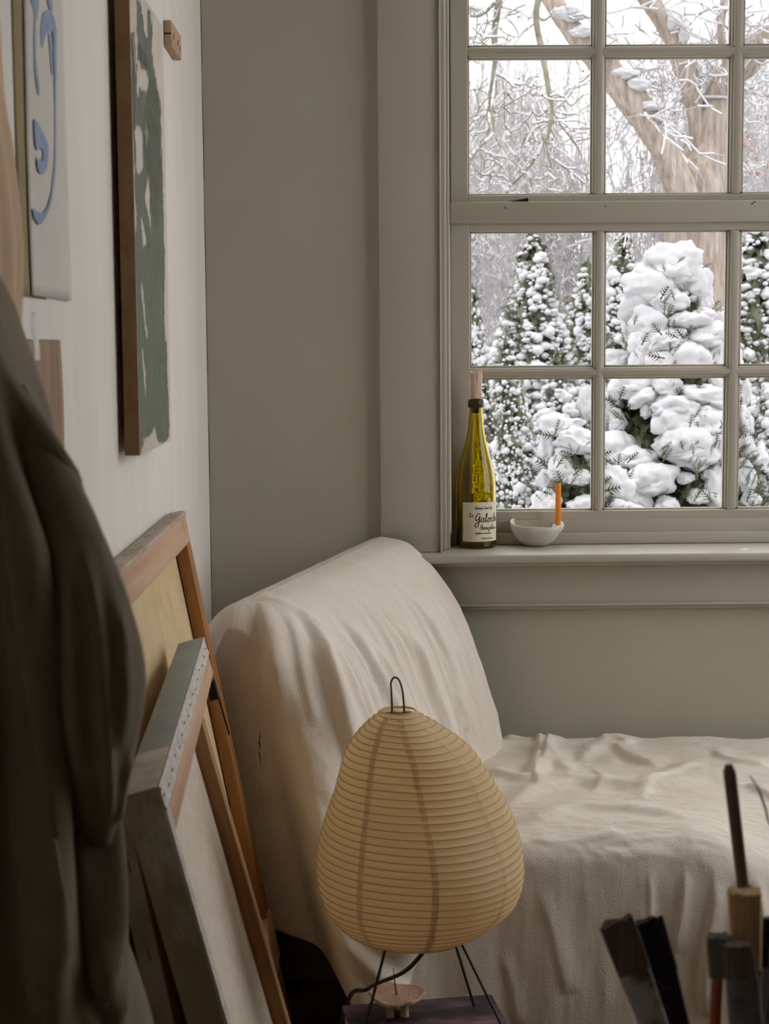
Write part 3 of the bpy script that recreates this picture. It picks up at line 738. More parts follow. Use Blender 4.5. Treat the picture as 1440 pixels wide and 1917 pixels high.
def script(text, px0, py0, xh, wid, adv, name='lettering', slope=0.0, slant=.12):
    """hand lettering wrapped round the bottle; px0/py0 = baseline start in the picture, xh = x-height in px"""
    th0 = math.asin(max(-1, min(1, (px0 - 891.5) / 37.3))); u = 0.0
    V, Fc = [], []
    for ch in text:
        if ch == ' ': u += .7 * xh; continue
        g = catmull(GL[ch], 6)
        gx = (g[:, 0] + slant * g[:, 1]) * xh * .9 + u; gy = g[:, 1] * xh
        t = np.gradient(np.stack((gx, gy), 1), axis=0); t /= np.maximum(np.linalg.norm(t, axis=1), 1e-6)[:, None]
        press = wid * (.75 + .5 * np.abs(t[:, 1]))
        for sgn in (-1, 1):
            pass
        a = np.stack((gx - t[:, 1] * press / 2, gy + t[:, 0] * press / 2), 1); b = np.stack((gx + t[:, 1] * press / 2, gy - t[:, 0] * press / 2), 1)
        n0 = len(V)
        for q in range(len(g)):
            for w in (a[q], b[q]):
                V.append(cyl(np.array(th0 + w[0] * kk / RL), np.array((1029 - py0) * kk + (w[1] + slope * w[0]) * kk), RL + .00018))
        for q in range(len(g) - 1): Fc.append([n0 + 2 * q, n0 + 2 * q + 1, n0 + 2 * q + 3, n0 + 2 * q + 2])
        u += (max(p[0] for p in GL[ch]) + adv) * xh * .9
    o = mk(name, V, Fc, ink_m, flabel, smooth=False)
script('Domaine Saint Cyr', 887, 954.5, 2.5, .75, .06)
script('La', 876.5, 969.5, 4.2, 1.0, .1)
script('Galoche', 887, 979, 8.0, 1.55, .12)
script('Beaujolais', 897, 993, 4.4, 1.05, .08)
script('Appellation Beaujolais', 888, 1001.0, 1.8, .5, .06)
script('Product of France', 899, 1011, 1.8, .5, .06)
wax_m = mat('pale_pink_wax', (0.72, 0.56, 0.45), 0.55, var=0.08, vscale=60, bump=0.3, bscale=180, bdist=.001, sss=(.25, (.8, .6, .45)))
cork_m = mat('brown_wax_seal', (0.10, 0.045, 0.02), 0.7)
lathe('neck_ring', [(13.3 * kk, .282), (14.9 * kk, .2838), (15.1 * kk, .290), (14.6 * kk, .2950), (13.6 * kk, .2985), (12.9 * kk, .2990), (9.9 * kk, .2988)], mat('dark_neck_wax', (0.045, 0.030, 0.008), 0.35), BC, gbody, k=40)
lathe('wax_seal', [(0, .300), (9.3 * kk, .2995), (9.5 * kk, .285), (8.5 * kk, .272), (0, .270)], cork_m, BC, bott, k=24)
def cfn(T, R, Z):
    w = 1 + .10 * np.sin(2 * T + 1) + .06 * np.sin(5 * T + Z * 200) + .03 * np.sin(9 * T)
    return R * w, Z + (Z > .345) * .003 * np.sin(2 * T + 2.4), 0, 0
stub = thing('candle_stub', 'melted pale pink candle stub stuck in the bottle neck', 'candle', BC + np.array((0, 0, .2995)))
lathe('wax', [(0, .3002), (9.5 * kk, .3002), (10.4 * kk, .306), (10.0 * kk, .325), (10.6 * kk, .345), (9.8 * kk, .354), (8.6 * kk, .351), (6 * kk, .345), (0, .344)], wax_m, BC, stub, k=40, fn=cfn)
for dx, z1_, r_w in ((.5, .367, .0011), (8.2, .362, .0009), (2.2, .358, .0016)):
    a = BC + np.array((dx * kk, -.006, .340)); tube('wax_spike', [a, a + np.array((.0004, 0, (z1_ - .340) * .5)), np.array((a[0] + .0002, a[1], BC[2] + z1_))], [r_w * 1.3, r_w, r_w * .55], wax_m, stub, k=7)

# ------------------------------------------------------------------ stone bowl candle holder and taper
WC0 = PZ(1004, 1024, ZS); CY = WC0[1] + .025
CC = np.array((P(1004, 1024, CY)[0], CY, ZS + .0005)); ck = CY / F
stone_m = mat('cream_stoneware', (0.62, 0.585, 0.515), 0.85, col2=(0.50, 0.465, 0.40), vscale=30, bump=0.4, bscale=140, bdist=.0012, ramp=(.45, .8), detail=8)
bowl = thing('stone_bowl', 'handmade cream stoneware bowl on the sill with a candle socket in its rim', 'bowl', CC)
def bfn(T, R, Z):
    k = np.exp(-((np.angle(np.exp(1j * (T + .25)))) / .42) ** 2)
    hi = sstep(.02, .046, Z)
    return R * (1 + .025 * np.sin(2 * T + .4) + .01 * np.sin(5 * T)) + .004 * k * hi, Z + hi * (.0065 * np.sin(T) - .002 * np.cos(T) + .0015 * np.sin(3 * T)) , 0, 0
def bfi(T, R, Z):
    k = np.exp(-((np.angle(np.exp(1j * (T + .25)))) / .42) ** 2)
    hi = sstep(.02, .046, Z)
    return np.maximum(R * (1 + .025 * np.sin(2 * T + .4)) - .016 * k * sstep(.008, .03, Z), .0001), Z + hi * (.0065 * np.sin(T) - .002 * np.cos(T) + .0015 * np.sin(3 * T)), 0, 0
hb = .047
o_ = catmull([(.017, 0), (.023, .0012), (.033, .0075), (.043, .0185), (.0495, .030), (.0525, .040), (.0528, hb - .001), (.0515, hb + .0008)], 5)
i_ = catmull([(.0495, hb + .0004), (.0475, hb - .004), (.043, .030), (.034, .017), (.020, .0095), (.0001, .0075)], 5)
nO = len(o_); prf = np.concatenate(([(.0001, .0008)], o_, i_))
def both(T, R, Z):
    a = bfn(T, R, Z); b = bfi(T, R, Z)
    sel = (np.arange(len(prf)) > nO)[:, None]
    return np.where(sel, b[0], a[0]), np.where(sel, b[1], a[1]), 0, 0
lathe('bowl_body', prf, stone_m, CC, bowl, k=80, fn=both, auto=80)
tb = P(1045, 983, CY - .010); tt_ = P(1045.5, 905, CY - .010)
amber_m = mat('amber_beeswax', (0.80, 0.38, 0.05), 0.5, var=.06, vscale=40, sss=(.35, (.95, .45, .06)))
tap = thing('taper_candle', 'short amber taper candle standing in the stone bowl rim', 'candle', tb)
tz0 = tb[2] - .006
tube('wax', [(tb[0], tb[1], tz0), (tb[0], tb[1], tb[2] + .02), (tt_[0], tt_[1], tt_[2] - .002), (tt_[0], tt_[1], tt_[2])], [.0060, .0060, .0055, .0045], amber_m, tap, k=20)
tube('wick', [(tt_[0], tt_[1], tt_[2] - .002), (tt_[0] + .0004, tt_[1], tt_[2] + .0045)], .0007, ink_m, tap, k=6)
# flecks of paint on the sill
fl = PZ(1395, 1028, ZS); 
lathe('paint_drip', [(0, .0008), (.006, .0006), (.009, 0.0001)], mat('white_paint_drip', (.8, .79, .76), .4), np.array((fl[0], fl[1], ZS)), w1, k=18, fn=lambda T, R, Z: (R * (1 + .4 * np.sin(2 * T) + .2 * np.sin(5 * T)), Z, 0, 0))

# ------------------------------------------------------------------ stretched canvases leaning on the left wall
pine_x, pine_y = wood('pine_pink_x', (0.42, 0.25, 0.15), (0.60, 0.40, 0.27), 0, scale=40), wood('pine_pink_y', (0.42, 0.25, 0.15), (0.60, 0.40, 0.27), 1, scale=40)
orange_y = wood('aged_pine_orange', (0.24, 0.095, 0.025), (0.44, 0.21, 0.07), 1, scale=40)
brown_y = wood('striped_pine', (0.24, 0.115, 0.045), (0.45, 0.26, 0.12), 1, scale=90)
pale_x = wood('pale_pine', (0.50, 0.33, 0.18), (0.64, 0.46, 0.28), 0, scale=60)
linen_m = mat('raw_linen_tan', (0.60, 0.46, 0.27), 0.9, var=.10, vscale=14, bump=.4, bscale=600, bdist=.0008, spec=.1, detail=8)
linen2_m = mat('raw_linen_grey', (0.58, 0.50, 0.41), 0.92, var=.08, vscale=60, bump=.5, bscale=500, bdist=.0008, spec=.1, detail=8)
gesso_m = mat('stained_canvas_edge', (0.50, 0.44, 0.37), 0.85, col2=(0.34, 0.28, 0.21), vscale=18, bump=.5, bscale=300, bdist=.001, detail=8)
bluegrey_m = mat('blue_grey_painted_edge', (0.30, 0.33, 0.31), 0.8, col2=(0.37, 0.40, 0.37), vscale=14, bump=.3, bscale=300)
olive_m = mat('olive_smeared_edge', (0.24, 0.185, 0.105), 0.75, col2=(0.42, 0.37, 0.29), vscale=16, stretch=(1, .35, 1), ramp=(.56, .66), bump=.5, bscale=90, bdist=.001, detail=8)
white_m = mat('white_primer', (0.62, 0.58, 0.52), 0.8, col2=(0.45, 0.40, 0.35), vscale=60, bump=.8, bscale=250, bdist=.0015)
staple_m = mat('staple_metal', (0.10, 0.095, 0.09), 0.45, metal=.8)
def frame_mw(o, u, v):
    u = u / np.linalg.norm(u); v = v - u * (v @ u); v /= np.linalg.norm(v); n = np.cross(u, v)
    return Matrix(((u[0], v[0], n[0], o[0]), (u[1], v[1], n[1], o[1]), (u[2], v[2], n[2], o[2]), (0, 0, 0, 1))), u, v, n
def edge_fringe(name, x0, x1, ycen, z, m, parent, amp=.003, n=90, axis=0):
    s = np.linspace(x0, x1, n); w = amp * fbm(np.stack((s * 90, 0 * s + ycen * 31, 0 * s), 1), 3)
    V = []
    for k in range(n):
        for d, h in ((-.0015, 0), (w[k] - .0, .0016), (w[k] + .0035, .0006)):
            V.append((s[k], ycen + d, z + h) if axis == 0 else (ycen + d, s[k], z + h))
    return mk(name, V, grid_faces(n, 3), m, parent, local=True)
# canvas A: the tall one against the wall
pa = PX(317, 962, XW + .004)
pbot = P(556, 1917, pa[1])
va = np.array((pbot[0] - pa[0] - .030, 0, pbot[2] - pa[2])); va /= np.linalg.norm(va)
ua = np.array((0, -1.0, 0))
mwA, ua, va, na = frame_mw(pa, ua, va)
TA = .024; LA = .90; HA = pa[2] / -va[2]
cA = thing('stretched_canvas', 'tall stretched canvas against the wall, tan linen back and aged pine bars', 'canvas', mw=mwA)
bw = .048
box('linen', (.001, .001, .0005), (LA - .001, HA - .001, .0025), linen_m, cA, local=True)
barA = box('top_bar', (0, 0, .004), (LA, bw, TA), pine_x, cA, .0015, local=True)
box('bottom_bar', (0, HA - bw, .004), (LA, HA, TA), pine_x, cA, .0015, local=True)
box('side_bar', (.0005, bw, .004), (bw, HA - bw, TA - .0006), orange_y, cA, .0015, local=True)
box('side_bar', (LA - bw, bw, .004), (LA, HA - bw, TA - .0006), orange_y, cA, .0015, local=True)
yc = (pa[2] - P(490, 1705, pa[1])[2]) / -va[2]
box('cross_bar', (.004, yc, .006), (LA - .018, yc + .078, TA + .003), pale_x, cA, .001, local=True)
boxes_mesh('edge_canvas', [((-.0012, -.0012, 0), (LA + .0012, .0003, TA - .002)), ((-.0012, 0, 0), (.0003, HA, TA - .003)), ((LA - .0003, 0, 0), (LA + .0012, HA, TA - .002))], gesso_m, cA, local=True)
edge_fringe('frayed_fold', .0, LA, .0015, TA + .0003, gesso_m, cA, .0035)
for k in range(9):
    s = .04 + k * .095
    box('staple', (s, -.0020, TA * .35), (s + .010, -.0009, TA * .35 + .0012), staple_m, cA, local=True)
    if k < 9: box('staple', (LA + .0008, .08 + k * .095, TA * .5), (LA + .0020, .092 + k * .095, TA * .5 + .0012), staple_m, cA, local=True)
for a, b in (((.016, bw + .004, TA - .012), (.032, bw + .034, TA - .002)), ((.014, yc - .05, TA - .010), (.019, yc - .004, TA - .0003)), ((.024, yc - .014, TA - .012), (.030, yc + .018, TA - .0022))):
    box('wedge_slot', a, b, dark_m, cA, local=True)
# stamped mark on the top bar
def stroke_local(name, polys, org, s, w, z, parent, m=ink_m):
    V, Fc = [], []
    for pl in polys:
        g = np.array(pl, float) * s; t = np.gradient(g, axis=0); t /= np.maximum(np.linalg.norm(t, axis=1), 1e-6)[:, None]
        n0 = len(V)
        for q in range(len(g)):
            for sg in (-1, 1): V.append((org[0] + g[q, 0] - sg * t[q, 1] * w / 2, org[1] + g[q, 1] + sg * t[q, 0] * w / 2, z))
        for q in range(len(g) - 1): Fc.append([n0 + 2 * q, n0 + 2 * q + 1, n0 + 2 * q + 3, n0 + 2 * q + 2])
    return mk(name, V, Fc, m, parent, smooth=False, local=True)
stamp_m = mat('stamp_ink', (.10, .05, .03), .8)
stroke_local('stamped_mark', [[(0, 2), (1, 0), (2, 2), (0, 2)], [(0, 4), (1, 3), (2, 4), (1, 5), (0, 6), (2, 6)], [(3, 0), (4, 1), (3, 2)], [(3, 4), (4, 4), (4, 6)], [(0, 8), (2, 8), (2, 10)], [(3, 7), (4, 8), (3, 9)]], (.045, .010), .0022, .0011, TA + .0004, barA, stamp_m)

# canvas B: thick bars, standing in front of A
Y1, Y2 = 2.16, 1.435
p1, p2 = P(381, 1194, Y1), P(297, 1474, Y2)
ub = p2 - p1; LB = np.linalg.norm(ub)
vb = np.array((.248, 0.0, -.968))
mwB, ub, vb, nb_ = frame_mw(p1, ub, vb)
TB = .035
oB = p1 - nb_ * TB
mwB.translation = Vector(oB.tolist())
HB = (min(p1[2], p2[2]) - .004) / -vb[2]
cB = thing('stretched_canvas', 'stretched canvas with blue-grey and olive smeared edges, leaning on the taller one', 'canvas', mw=mwB)
bB = .052
mk('linen', [(.001, .046, -.016), (LB - .001, .030, .0005), (LB - .001, HB - .001, .0005), (.001, HB - .001, -.016), (.001, .046, -.014), (LB - .001, .030, .0025), (LB - .001, HB - .001, .0025), (.001, HB - .001, -.014)],
   [[3, 2, 1, 0], [4, 5, 6, 7], [0, 1, 5, 4], [1, 2, 6, 5], [2, 3, 7, 6], [3, 0, 4, 7]], linen2_m, cB, smooth=False, local=True)
box('top_bar', (0, 0, .004), (LB, bB, TB), pine_x, cB, .0015, local=True)
box('bottom_bar', (0, HB - bB, .004), (LB, HB, TB), pine_x, cB, .0015, local=True)
box('side_bar', (.002, bB * .6, -.0145), (bB * .75, HB - bB, .0065), brown_y, cB, .0015, local=True)
box('side_bar', (LB - .030, bB, .004), (LB, HB - bB, TB - .0005), pine_y, cB, .0015, local=True)
box('cross_bar', (.04, HB * .80, .008), (LB - .03, HB * .80 + .045, TB - .006), pale_x, cB, .001, local=True)
box('edge_canvas_top', (.0, -.0014, 0), (LB * .80, .0003, TB - .001), bluegrey_m, cB, .0005, local=True)
box('edge_canvas_top', (LB * .80, -.0013, 0), (LB + .0014, .0003, TB - .001), gesso_m, cB, .0005, local=True)
box('edge_canvas_near', (LB - .0003, -.0012, 0), (LB + .0016, HB, TB - .001), olive_m, cB, .0005, local=True)
box('folded_canvas', (.0, -.0005, TB - .0005), (LB, .022, TB + .0010), white_m, cB, .0006, local=True)
edge_fringe('frayed_fold', .0, LB, .020, TB + .0008, white_m, cB, .003)
edge_fringe('frayed_fold', .0, LB, .0005, TB + .0006, white_m, cB, .0018)
box('folded_canvas', (LB - .013, .02, TB - .0005), (LB, HB, TB + .0010), white_m, cB, .0006, local=True)
edge_fringe('frayed_fold', .02, HB, LB - .0145, TB + .0008, white_m, cB, .003, axis=1)
for k in range(16):
    s = .02 + k * .046
    box('staple', (s, .010 + .002 * (k % 3), TB + .0008), (s + .010, .0112 + .002 * (k % 3), TB + .0018), staple_m, cB, local=True)
for a, b in (((.010, bB + .006, TB - .0020), (.0135, bB + .085, TB + .0003)), ((.02, bB + .001, TB - .012), (.026, bB + .03, TB - .0002))):
    box('wedge_slot', a, b, dark_m, cB, local=True)
# a torn strip of red chalk line and a pencilled mark on the near bar
stroke_local('pencil_line', [[(0, 0), (.003, .2), (.004, .4), (.002, .7)]], (LB - .022, .07), 1.0, .0022, TB + .0001, cB, mat('red_chalk', (.40, .13, .07), .8))

# ------------------------------------------------------------------ green abstract painting on the left wall
gb = PX(222, 850, XW); gy0 = gb[1]
XF = P(259, 700, gy0)[0]                                     # front face
gfar = PX(316, 600, XF)[1]
gz0 = P(259, 853, gy0)[2]; gz1 = PX(303, 46, XF)[2]
gp = thing('painting', 'tall narrow abstract painting in green brushstrokes hanging on left wall', 'painting', (XF, gy0, gz0))
kraft_m = mat('aged_kraft_edge', (0.23, 0.130, 0.062), 0.85, col2=(0.30, 0.185, 0.095), vscale=24, bump=.4, bscale=200, bdist=.001, detail=8)
rawc_m = mat('raw_primed_canvas', (0.60, 0.52, 0.44), 0.9, var=.06, vscale=20, bump=.3, bscale=500, bdist=.0006)
gpaint = bpy.data.materials.new('dry_green_brushstroke'); gpaint.use_nodes = True
def dry_paint(m, c1, c2, cover, stretch=(1, 9, .55), scale=30):
    nt = m.node_tree; N = nt.nodes; L = nt.links; b = N['Principled BSDF']; b.inputs['Roughness'].default_value = .7
    tc = N.new('ShaderNodeTexCoord'); mp = N.new('ShaderNodeMapping'); mp.inputs['Scale'].default_value = stretch
    nz = N.new('ShaderNodeTexNoise'); nz.inputs['Scale'].default_value = scale; nz.inputs['Detail'].default_value = 8
    L.new(tc.outputs['Object'], mp.inputs['Vector']); L.new(mp.outputs['Vector'], nz.inputs['Vector'])
    rp = N.new('ShaderNodeValToRGB'); rp.color_ramp.elements[0].position = .3; rp.color_ramp.elements[1].position = .7
    rp.color_ramp.elements[0].color = (*c1, 1); rp.color_ramp.elements[1].color = (*c2, 1)
    L.new(nz.outputs['Fac'], rp.inputs['Fac']); L.new(rp.outputs['Color'], b.inputs['Base Color'])
    r2 = N.new('ShaderNodeValToRGB'); r2.color_ramp.elements[0].position = cover; r2.color_ramp.elements[1].position = cover + .06
    nz2 = N.new('ShaderNodeTexNoise'); nz2.inputs['Scale'].default_value = scale * 1.7; nz2.inputs['Detail'].default_value = 6
    L.new(mp.outputs['Vector'], nz2.inputs['Vector']); L.new(nz2.outputs['Fac'], r2.inputs['Fac'])
    L.new(r2.outputs['Color'], b.inputs['Alpha'])
    return m
dry_paint(gpaint, (.060, .072, .042), (.165, .185, .120), .34)
gthin = bpy.data.materials.new('thin_green_brushstroke'); gthin.use_nodes = True
dry_paint(gthin, (.095, .105, .065), (.16, .17, .11), .46)
box('stretcher', (XW + .009, gy0 + .004, gz0 + .002), (XF - .002, gfar - .002, gz1 - .002), kraft_m, gp, .001)
box('canvas_edge', (XW + .008, gy0, gz0), (XF - .0005, gy0 + .0035, gz1), kraft_m, gp, .001)
cface = box('canvas_face', (XF - .003, gy0 + .0008, gz0), (XF, gfar, gz1), rawc_m, gp, .001)
def in_poly(pt, poly):
    x, y = pt[:, 0], pt[:, 1]; ins = np.zeros(len(pt), bool); n = len(poly)
    for i in range(n):
        (x0, y0), (x1, y1) = poly[i], poly[(i + 1) % n]
        c_ = ((y0 > y) != (y1 > y)) & (x < (x1 - x0) * (y - y0) / ((y1 - y0) if y1 != y0 else 1e-9) + x0)
        ins ^= c_
    return ins
def paint_layer(name, polys, holes, Xp, yr, zr, m, parent, lift, cy=.0022, cz=.0011, jx=2.0, jy=6.0, ragged=1.0):
    """brush marks laid on the flat face X = Xp: a fine sheet of cells kept where the (ragged) outlines say so"""
    ny_, nz_ = int((yr[1] - yr[0]) / cy), int((zr[1] - zr[0]) / cz)
    ys, zs = np.linspace(*yr, ny_ + 1), np.linspace(*zr, nz_ + 1)
    yc_, zc_ = np.meshgrid((ys[1:] + ys[:-1]) / 2, (zs[1:] + zs[:-1]) / 2, indexing='ij')
    c3 = np.stack((np.full(yc_.size, Xp), yc_.ravel(), zc_.ravel()), 1)
    q = proj(c3)
    n1 = fbm(np.stack((c3[:, 1] * 160, c3[:, 2] * 14, 0 * c3[:, 0]), 1), 4); n2 = fbm(np.stack((c3[:, 1] * 120, c3[:, 2] * 60, 0 * c3[:, 0] + 9), 1), 3)
    q = q + np.stack((jx * ragged * n2, jy * ragged * n1), 1)
    keep = np.zeros(len(q), bool)
    for pl in polys: keep |= in_poly(q, catmull(np.array(pl + pl[:1], float), 5)[:-1])
    for pl in holes: keep &= ~in_poly(q, catmull(np.array(pl + pl[:1], float), 5)[:-1])
    gi, gj = np.nonzero(keep.reshape(ny_, nz_))
    Yg, Zg = np.meshgrid(ys, zs, indexing='ij')
    V = np.stack((np.full(Yg.size, Xp + lift), Yg.ravel(), Zg.ravel()), 1); w = nz_ + 1
    Fc = np.stack((gi * w + gj, (gi + 1) * w + gj, (gi + 1) * w + gj + 1, gi * w + gj + 1), 1)
    us, inv = np.unique(Fc, return_inverse=True)
    return mk(name, V[us], inv.reshape(-1, 4), m, parent, smooth=False)
strokes = [
 ([(256, 0), (264, 10), (270, 60), (276, 70), (276, 22), (281, 25), (285, 60), (284, 100), (292, 150), (297, 190), (300, 230), (304, 300), (306, 400), (310, 560), (313, 700), (316, 812), (296, 826), (290, 800), (280, 815), (272, 822), (262, 850), (259, 845), (257, 700), (252, 520), (250, 400), (247, 300), (244, 200), (248, 130), (243, 70), (247, 65), (252, 130), (257, 110)], gpaint, .0004, .0006),
 ([(247, 60), (252, 70), (254, 160), (252, 240), (247, 230), (244, 120)], gthin, .0006, .0006),
 ([(258, 80), (268, 95), (276, 110), (277, 125), (268, 130), (262, 120)], gpaint, .0007, .0005),
 ([(266, 240), (280, 150), (298, 180), (302, 250), (300, 380), (290, 420), (276, 330)], gpaint, .0008, .0008),
]
bare = [
 ([(258, 110), (268, 120), (278, 150), (276, 175), (262, 165), (258, 190), (256, 150)], .0012),
 ([(252, 245), (258, 235), (266, 250), (268, 300), (264, 325), (256, 320), (254, 280)], .0012),
 ([(270, 222), (276, 240), (277, 262), (272, 280), (271, 255)], .0013),
 ([(277, 325), (281, 335), (280, 380), (283, 420), (282, 432), (275, 390), (271, 370)], .0013),
 ([(264, 400), (268, 420), (274, 450), (272, 462), (266, 455)], .0013),
 ([(263, 525), (268, 545), (272, 590), (276, 625), (275, 634), (269, 600), (264, 550)], .0013),
 ([(266, 645), (272, 690), (274, 740), (271, 735), (267, 680)], .0013),
 ([(246, 240), (250, 260), (252, 350), (256, 420), (253, 430), (249, 350)], .0013),
 ([(246, 70), (244, 20), (252, 5), (256, 60), (254, 100)], .0013),
 ([(268, 822), (284, 820), (294, 826), (285, 836), (270, 846)], .0013),
 ([(309, 500), (312, 600), (309, 640), (307, 560)], .0013),
 ([(300, 200), (303, 260), (301, 300), (299, 240)], .0013),
]
fy, fz = (gy0 + .002, gfar - .0005), (gz0 + .001, gz1 - .001)
paint_layer('green_paint', [strokes[0][0]], [b_[0] for b_ in bare], XF, fy, fz, gpaint, cface, .0003, jx=2.6, jy=14.0)
paint_layer('green_glaze', [strokes[1][0], strokes[2][0], strokes[3][0]], [], XF, fy, fz, gthin, cface, .0006)

# small wooden block with slots screwed to the wall
kb = PX(306, 60, XW)
ky0 = kb[1]; KX = P(321.5, 60, ky0)[0]; ky1 = PX(339.5, 95, KX)[1]
kz0, kz1 = P(322, 86, ky0)[2], P(322, 37, ky0)[2]
blk = thing('wooden_block', 'small slotted pale wooden block fixed high on the left wall', 'wooden block', (XW, ky0, kz0))
blkb = box('block', (XW + .0005, ky0, kz0), (KX, ky1, kz1), wood('block_wood', (.40, .25, .15), (.55, .38, .25), 1, scale=30), blk, .002)
for f in (.18, .62, .84):
    y = ky0 + (ky1 - ky0) * f; h = (kz1 - kz0) * (.25 if f < .7 else .18); zc = kz0 + (kz1 - kz0) * (.50 if f < .7 else .4)
    box('slot', (KX - .004, y, zc - h / 2), (KX + .0004, y + .006, zc + h / 2), dark_m, blkb)
box('saw_cut', (XW + .001, ky0 - .0004, kz0 + (kz1 - kz0) * .45), (KX - .001, ky0 + .003, kz0 + (kz1 - kz0) * .45 + .0025), dark_m, blkb)

# ------------------------------------------------------------------ papers pinned on the left wall
def sheet(name, label, cat_, y0, y1, z0, z1, lift, m, curl=0.006, seed=1, pars=None):
    ny_, nz_ = 14, 40
    o = None
    A, B = np.meshgrid(np.linspace(0, 1, ny_), np.linspace(0, 1, nz_), indexing='ij')
    Xs = XW + lift + curl * (np.sin(B * 5 + seed) * .5 + .5) * A ** 2 + .0008 * np.sin(A * 4 + B * 7 + seed)
    V = np.stack((Xs, y0 + (y1 - y0) * A + .002 * np.sin(B * 9 + seed) * (A > .9), z0 + (z1 - z0) * B), -1).reshape(-1, 3)
    t = thing(name, label, cat_, (XW, (y0 + y1) / 2, z0))
    s = mk('sheet', V, grid_faces(ny_, nz_), m, t)
    s.modifiers.new('thickness', 'SOLIDIFY').thickness = .0005
    return t
whitep_m = mat('drawing_paper', (0.62, 0.575, 0.52), 0.85, var=.03, vscale=10)
khaki_m = mat('khaki_card', (0.30, 0.235, 0.115), 0.8, var=.10, vscale=6)
brownp_m = wood('brown_veneer_paper', (0.20, 0.115, 0.065), (0.36, 0.23, 0.14), 2, scale=60)
yk0, yk1 = PX(29, 300, XW)[1], PX(64, 300, XW)[1]
yw0, yw1 = PX(58, 300, XW + .006)[1], PX(131, 300, XW + .006)[1]
zk = PX(30, 553, XW)[2]; zw = PX(58, 551, XW + .006)[2]
sheet('khaki_card', 'olive khaki card pinned on left wall, partly behind white drawing', 'card', yk0, yk1 + .03, zk, 1.85, .0012, khaki_m, .0, 2)
wp = sheet('ink_drawing', 'white paper with loose blue brush lines pinned on left wall', 'drawing', yw0, yw1, zw, 1.80, .003, whitep_m, .0, 3)
bluew_m = bpy.data.materials.new('blue_wash'); bluew_m.use_nodes = True
dry_paint(bluew_m, (.18, .245, .36), (.27, .335, .45), .22, (1, 1, 1), 30)
XPp = XW + .0042
blue = [
 [(55, 0), (71, 0), (70, 25), (65, 45), (62, 20)],
 [(62, 40), (66, 45), (67, 110), (73, 168), (70, 174), (64, 130)],
 [(78, 28), (88, 20), (97, 25), (104, 50), (105, 70), (100, 75), (97, 60), (90, 60), (84, 68), (80, 88), (76, 85), (75, 55)],
 [(90, 62), (96, 66), (98, 100), (97, 140), (94, 120)],
 [(88, 0), (95, 0), (98, 20), (93, 18)],
 [(99, 75), (105, 72), (104, 200), (104, 300), (100, 350), (92, 390), (76, 420), (65, 410), (61, 390), (72, 398), (84, 395), (94, 365), (100, 300), (101, 200)],
 [(63, 222), (70, 230), (78, 245), (88, 268), (90, 290), (86, 315), (77, 326), (70, 315), (68, 290), (72, 300), (78, 300), (80, 285), (74, 276), (68, 280), (64, 255)],
]
paint_layer('blue_brush_marks', blue, [], XPp, (yw0, yw1), (zw, 1.80), bluew_m, wp.children[0], .0006, .0012, .0012, .6, 1.5)
yb0, yb1 = PX(45, 700, XW + .003)[1], PX(113, 650, XW + .003)[1]
zb = PX(100, 636, XW + .003)[2]
bp_ = sheet('brown_paper', 'brown wood-grained paper strip pinned on left wall below the drawing', 'paper', yb0, yb1, zb - .22, zb, .002, brownp_m, .002, 5)
tape_m = mat('white_tape', (.74, .72, .68), .5)
tq = thing('tape_strip', 'crumpled white tape strip stuck over the brown paper', 'tape', PX(66, 640, XW + .004))
pts = [PX(x, y, XW + .012) for x, y in ((62, 583), (61, 600), (62, 618), (67, 632), (69, 650), (70, 674))]
V = []
for k, q in enumerate(pts):
    w = (.002, .010, .010, .013, .011, .009)[k]
    for s_, h in ((-1, 0), (-.3, .003), (.4, .001), (1, -.002)): V.append(q + np.array((h, s_ * w, 0)))
to = mk('strip', V, grid_faces(len(pts), 4), tape_m, tq)

# ------------------------------------------------------------------ garments hanging at the left, near the camera
CYc = 1.13
peg_m = wood('peg_wood', (.18, .10, .05), (.28, .17, .09), 0)
peg = thing('coat_peg', 'turned wooden peg on left wall holding the coat', 'peg', (XW, CYc, 1.57))
tube('peg_body', [(XW, CYc, 1.570), (XW + .02, CYc, 1.571), (XW + .05, CYc, 1.575), (XW + .062, CYc, 1.577), (XW + .068, CYc, 1.578)], [.014, .008, .008, .013, .008], peg_m, peg, k=16)
lathe('peg_plate', [(0, 0), (.022, 0), (.022, .004), (0, .004)], peg_m, np.array((XW, CYc, 1.57)), peg, k=20).rotation_euler = (0, 0, 0)
peg.children[1].data.transform(Matrix.Rotation(math.pi / 2, 4, 'Y'))
coat = thing('coat', 'dark olive brown coat hanging in soft folds at the left, nearest the camera', 'coat', (XW + .08, CYc, .35))
edge = np.array([(430, -60), (515, 0), (570, 30), (650, 60), (760, 98), (830, 113), (880, 122), (930, 136), (1050, 165), (1250, 186), (1400, 196), (1560, 210), (1690, 224), (1740, 243), (1800, 267), (1860, 287), (1917, 302), (2100, 340), (2500, 380)], float)
ez = np.array([P(x, y, CYc + .03)[2] for y, x in edge]); ex = np.array([P(x - 4, y, CYc + .03)[0] for y, x in edge])
zl = np.concatenate(([1.535], np.linspace(1.525, .34, 150)))
xr = np.interp(-zl, -np.concatenate(([1.57], ez)), np.concatenate(([XW + .05], ex)))
nzl, na_ = len(zl), 160
th = np.linspace(0, 2 * math.pi, na_, endpoint=False)
G = np.zeros((nzl, na_, 3))
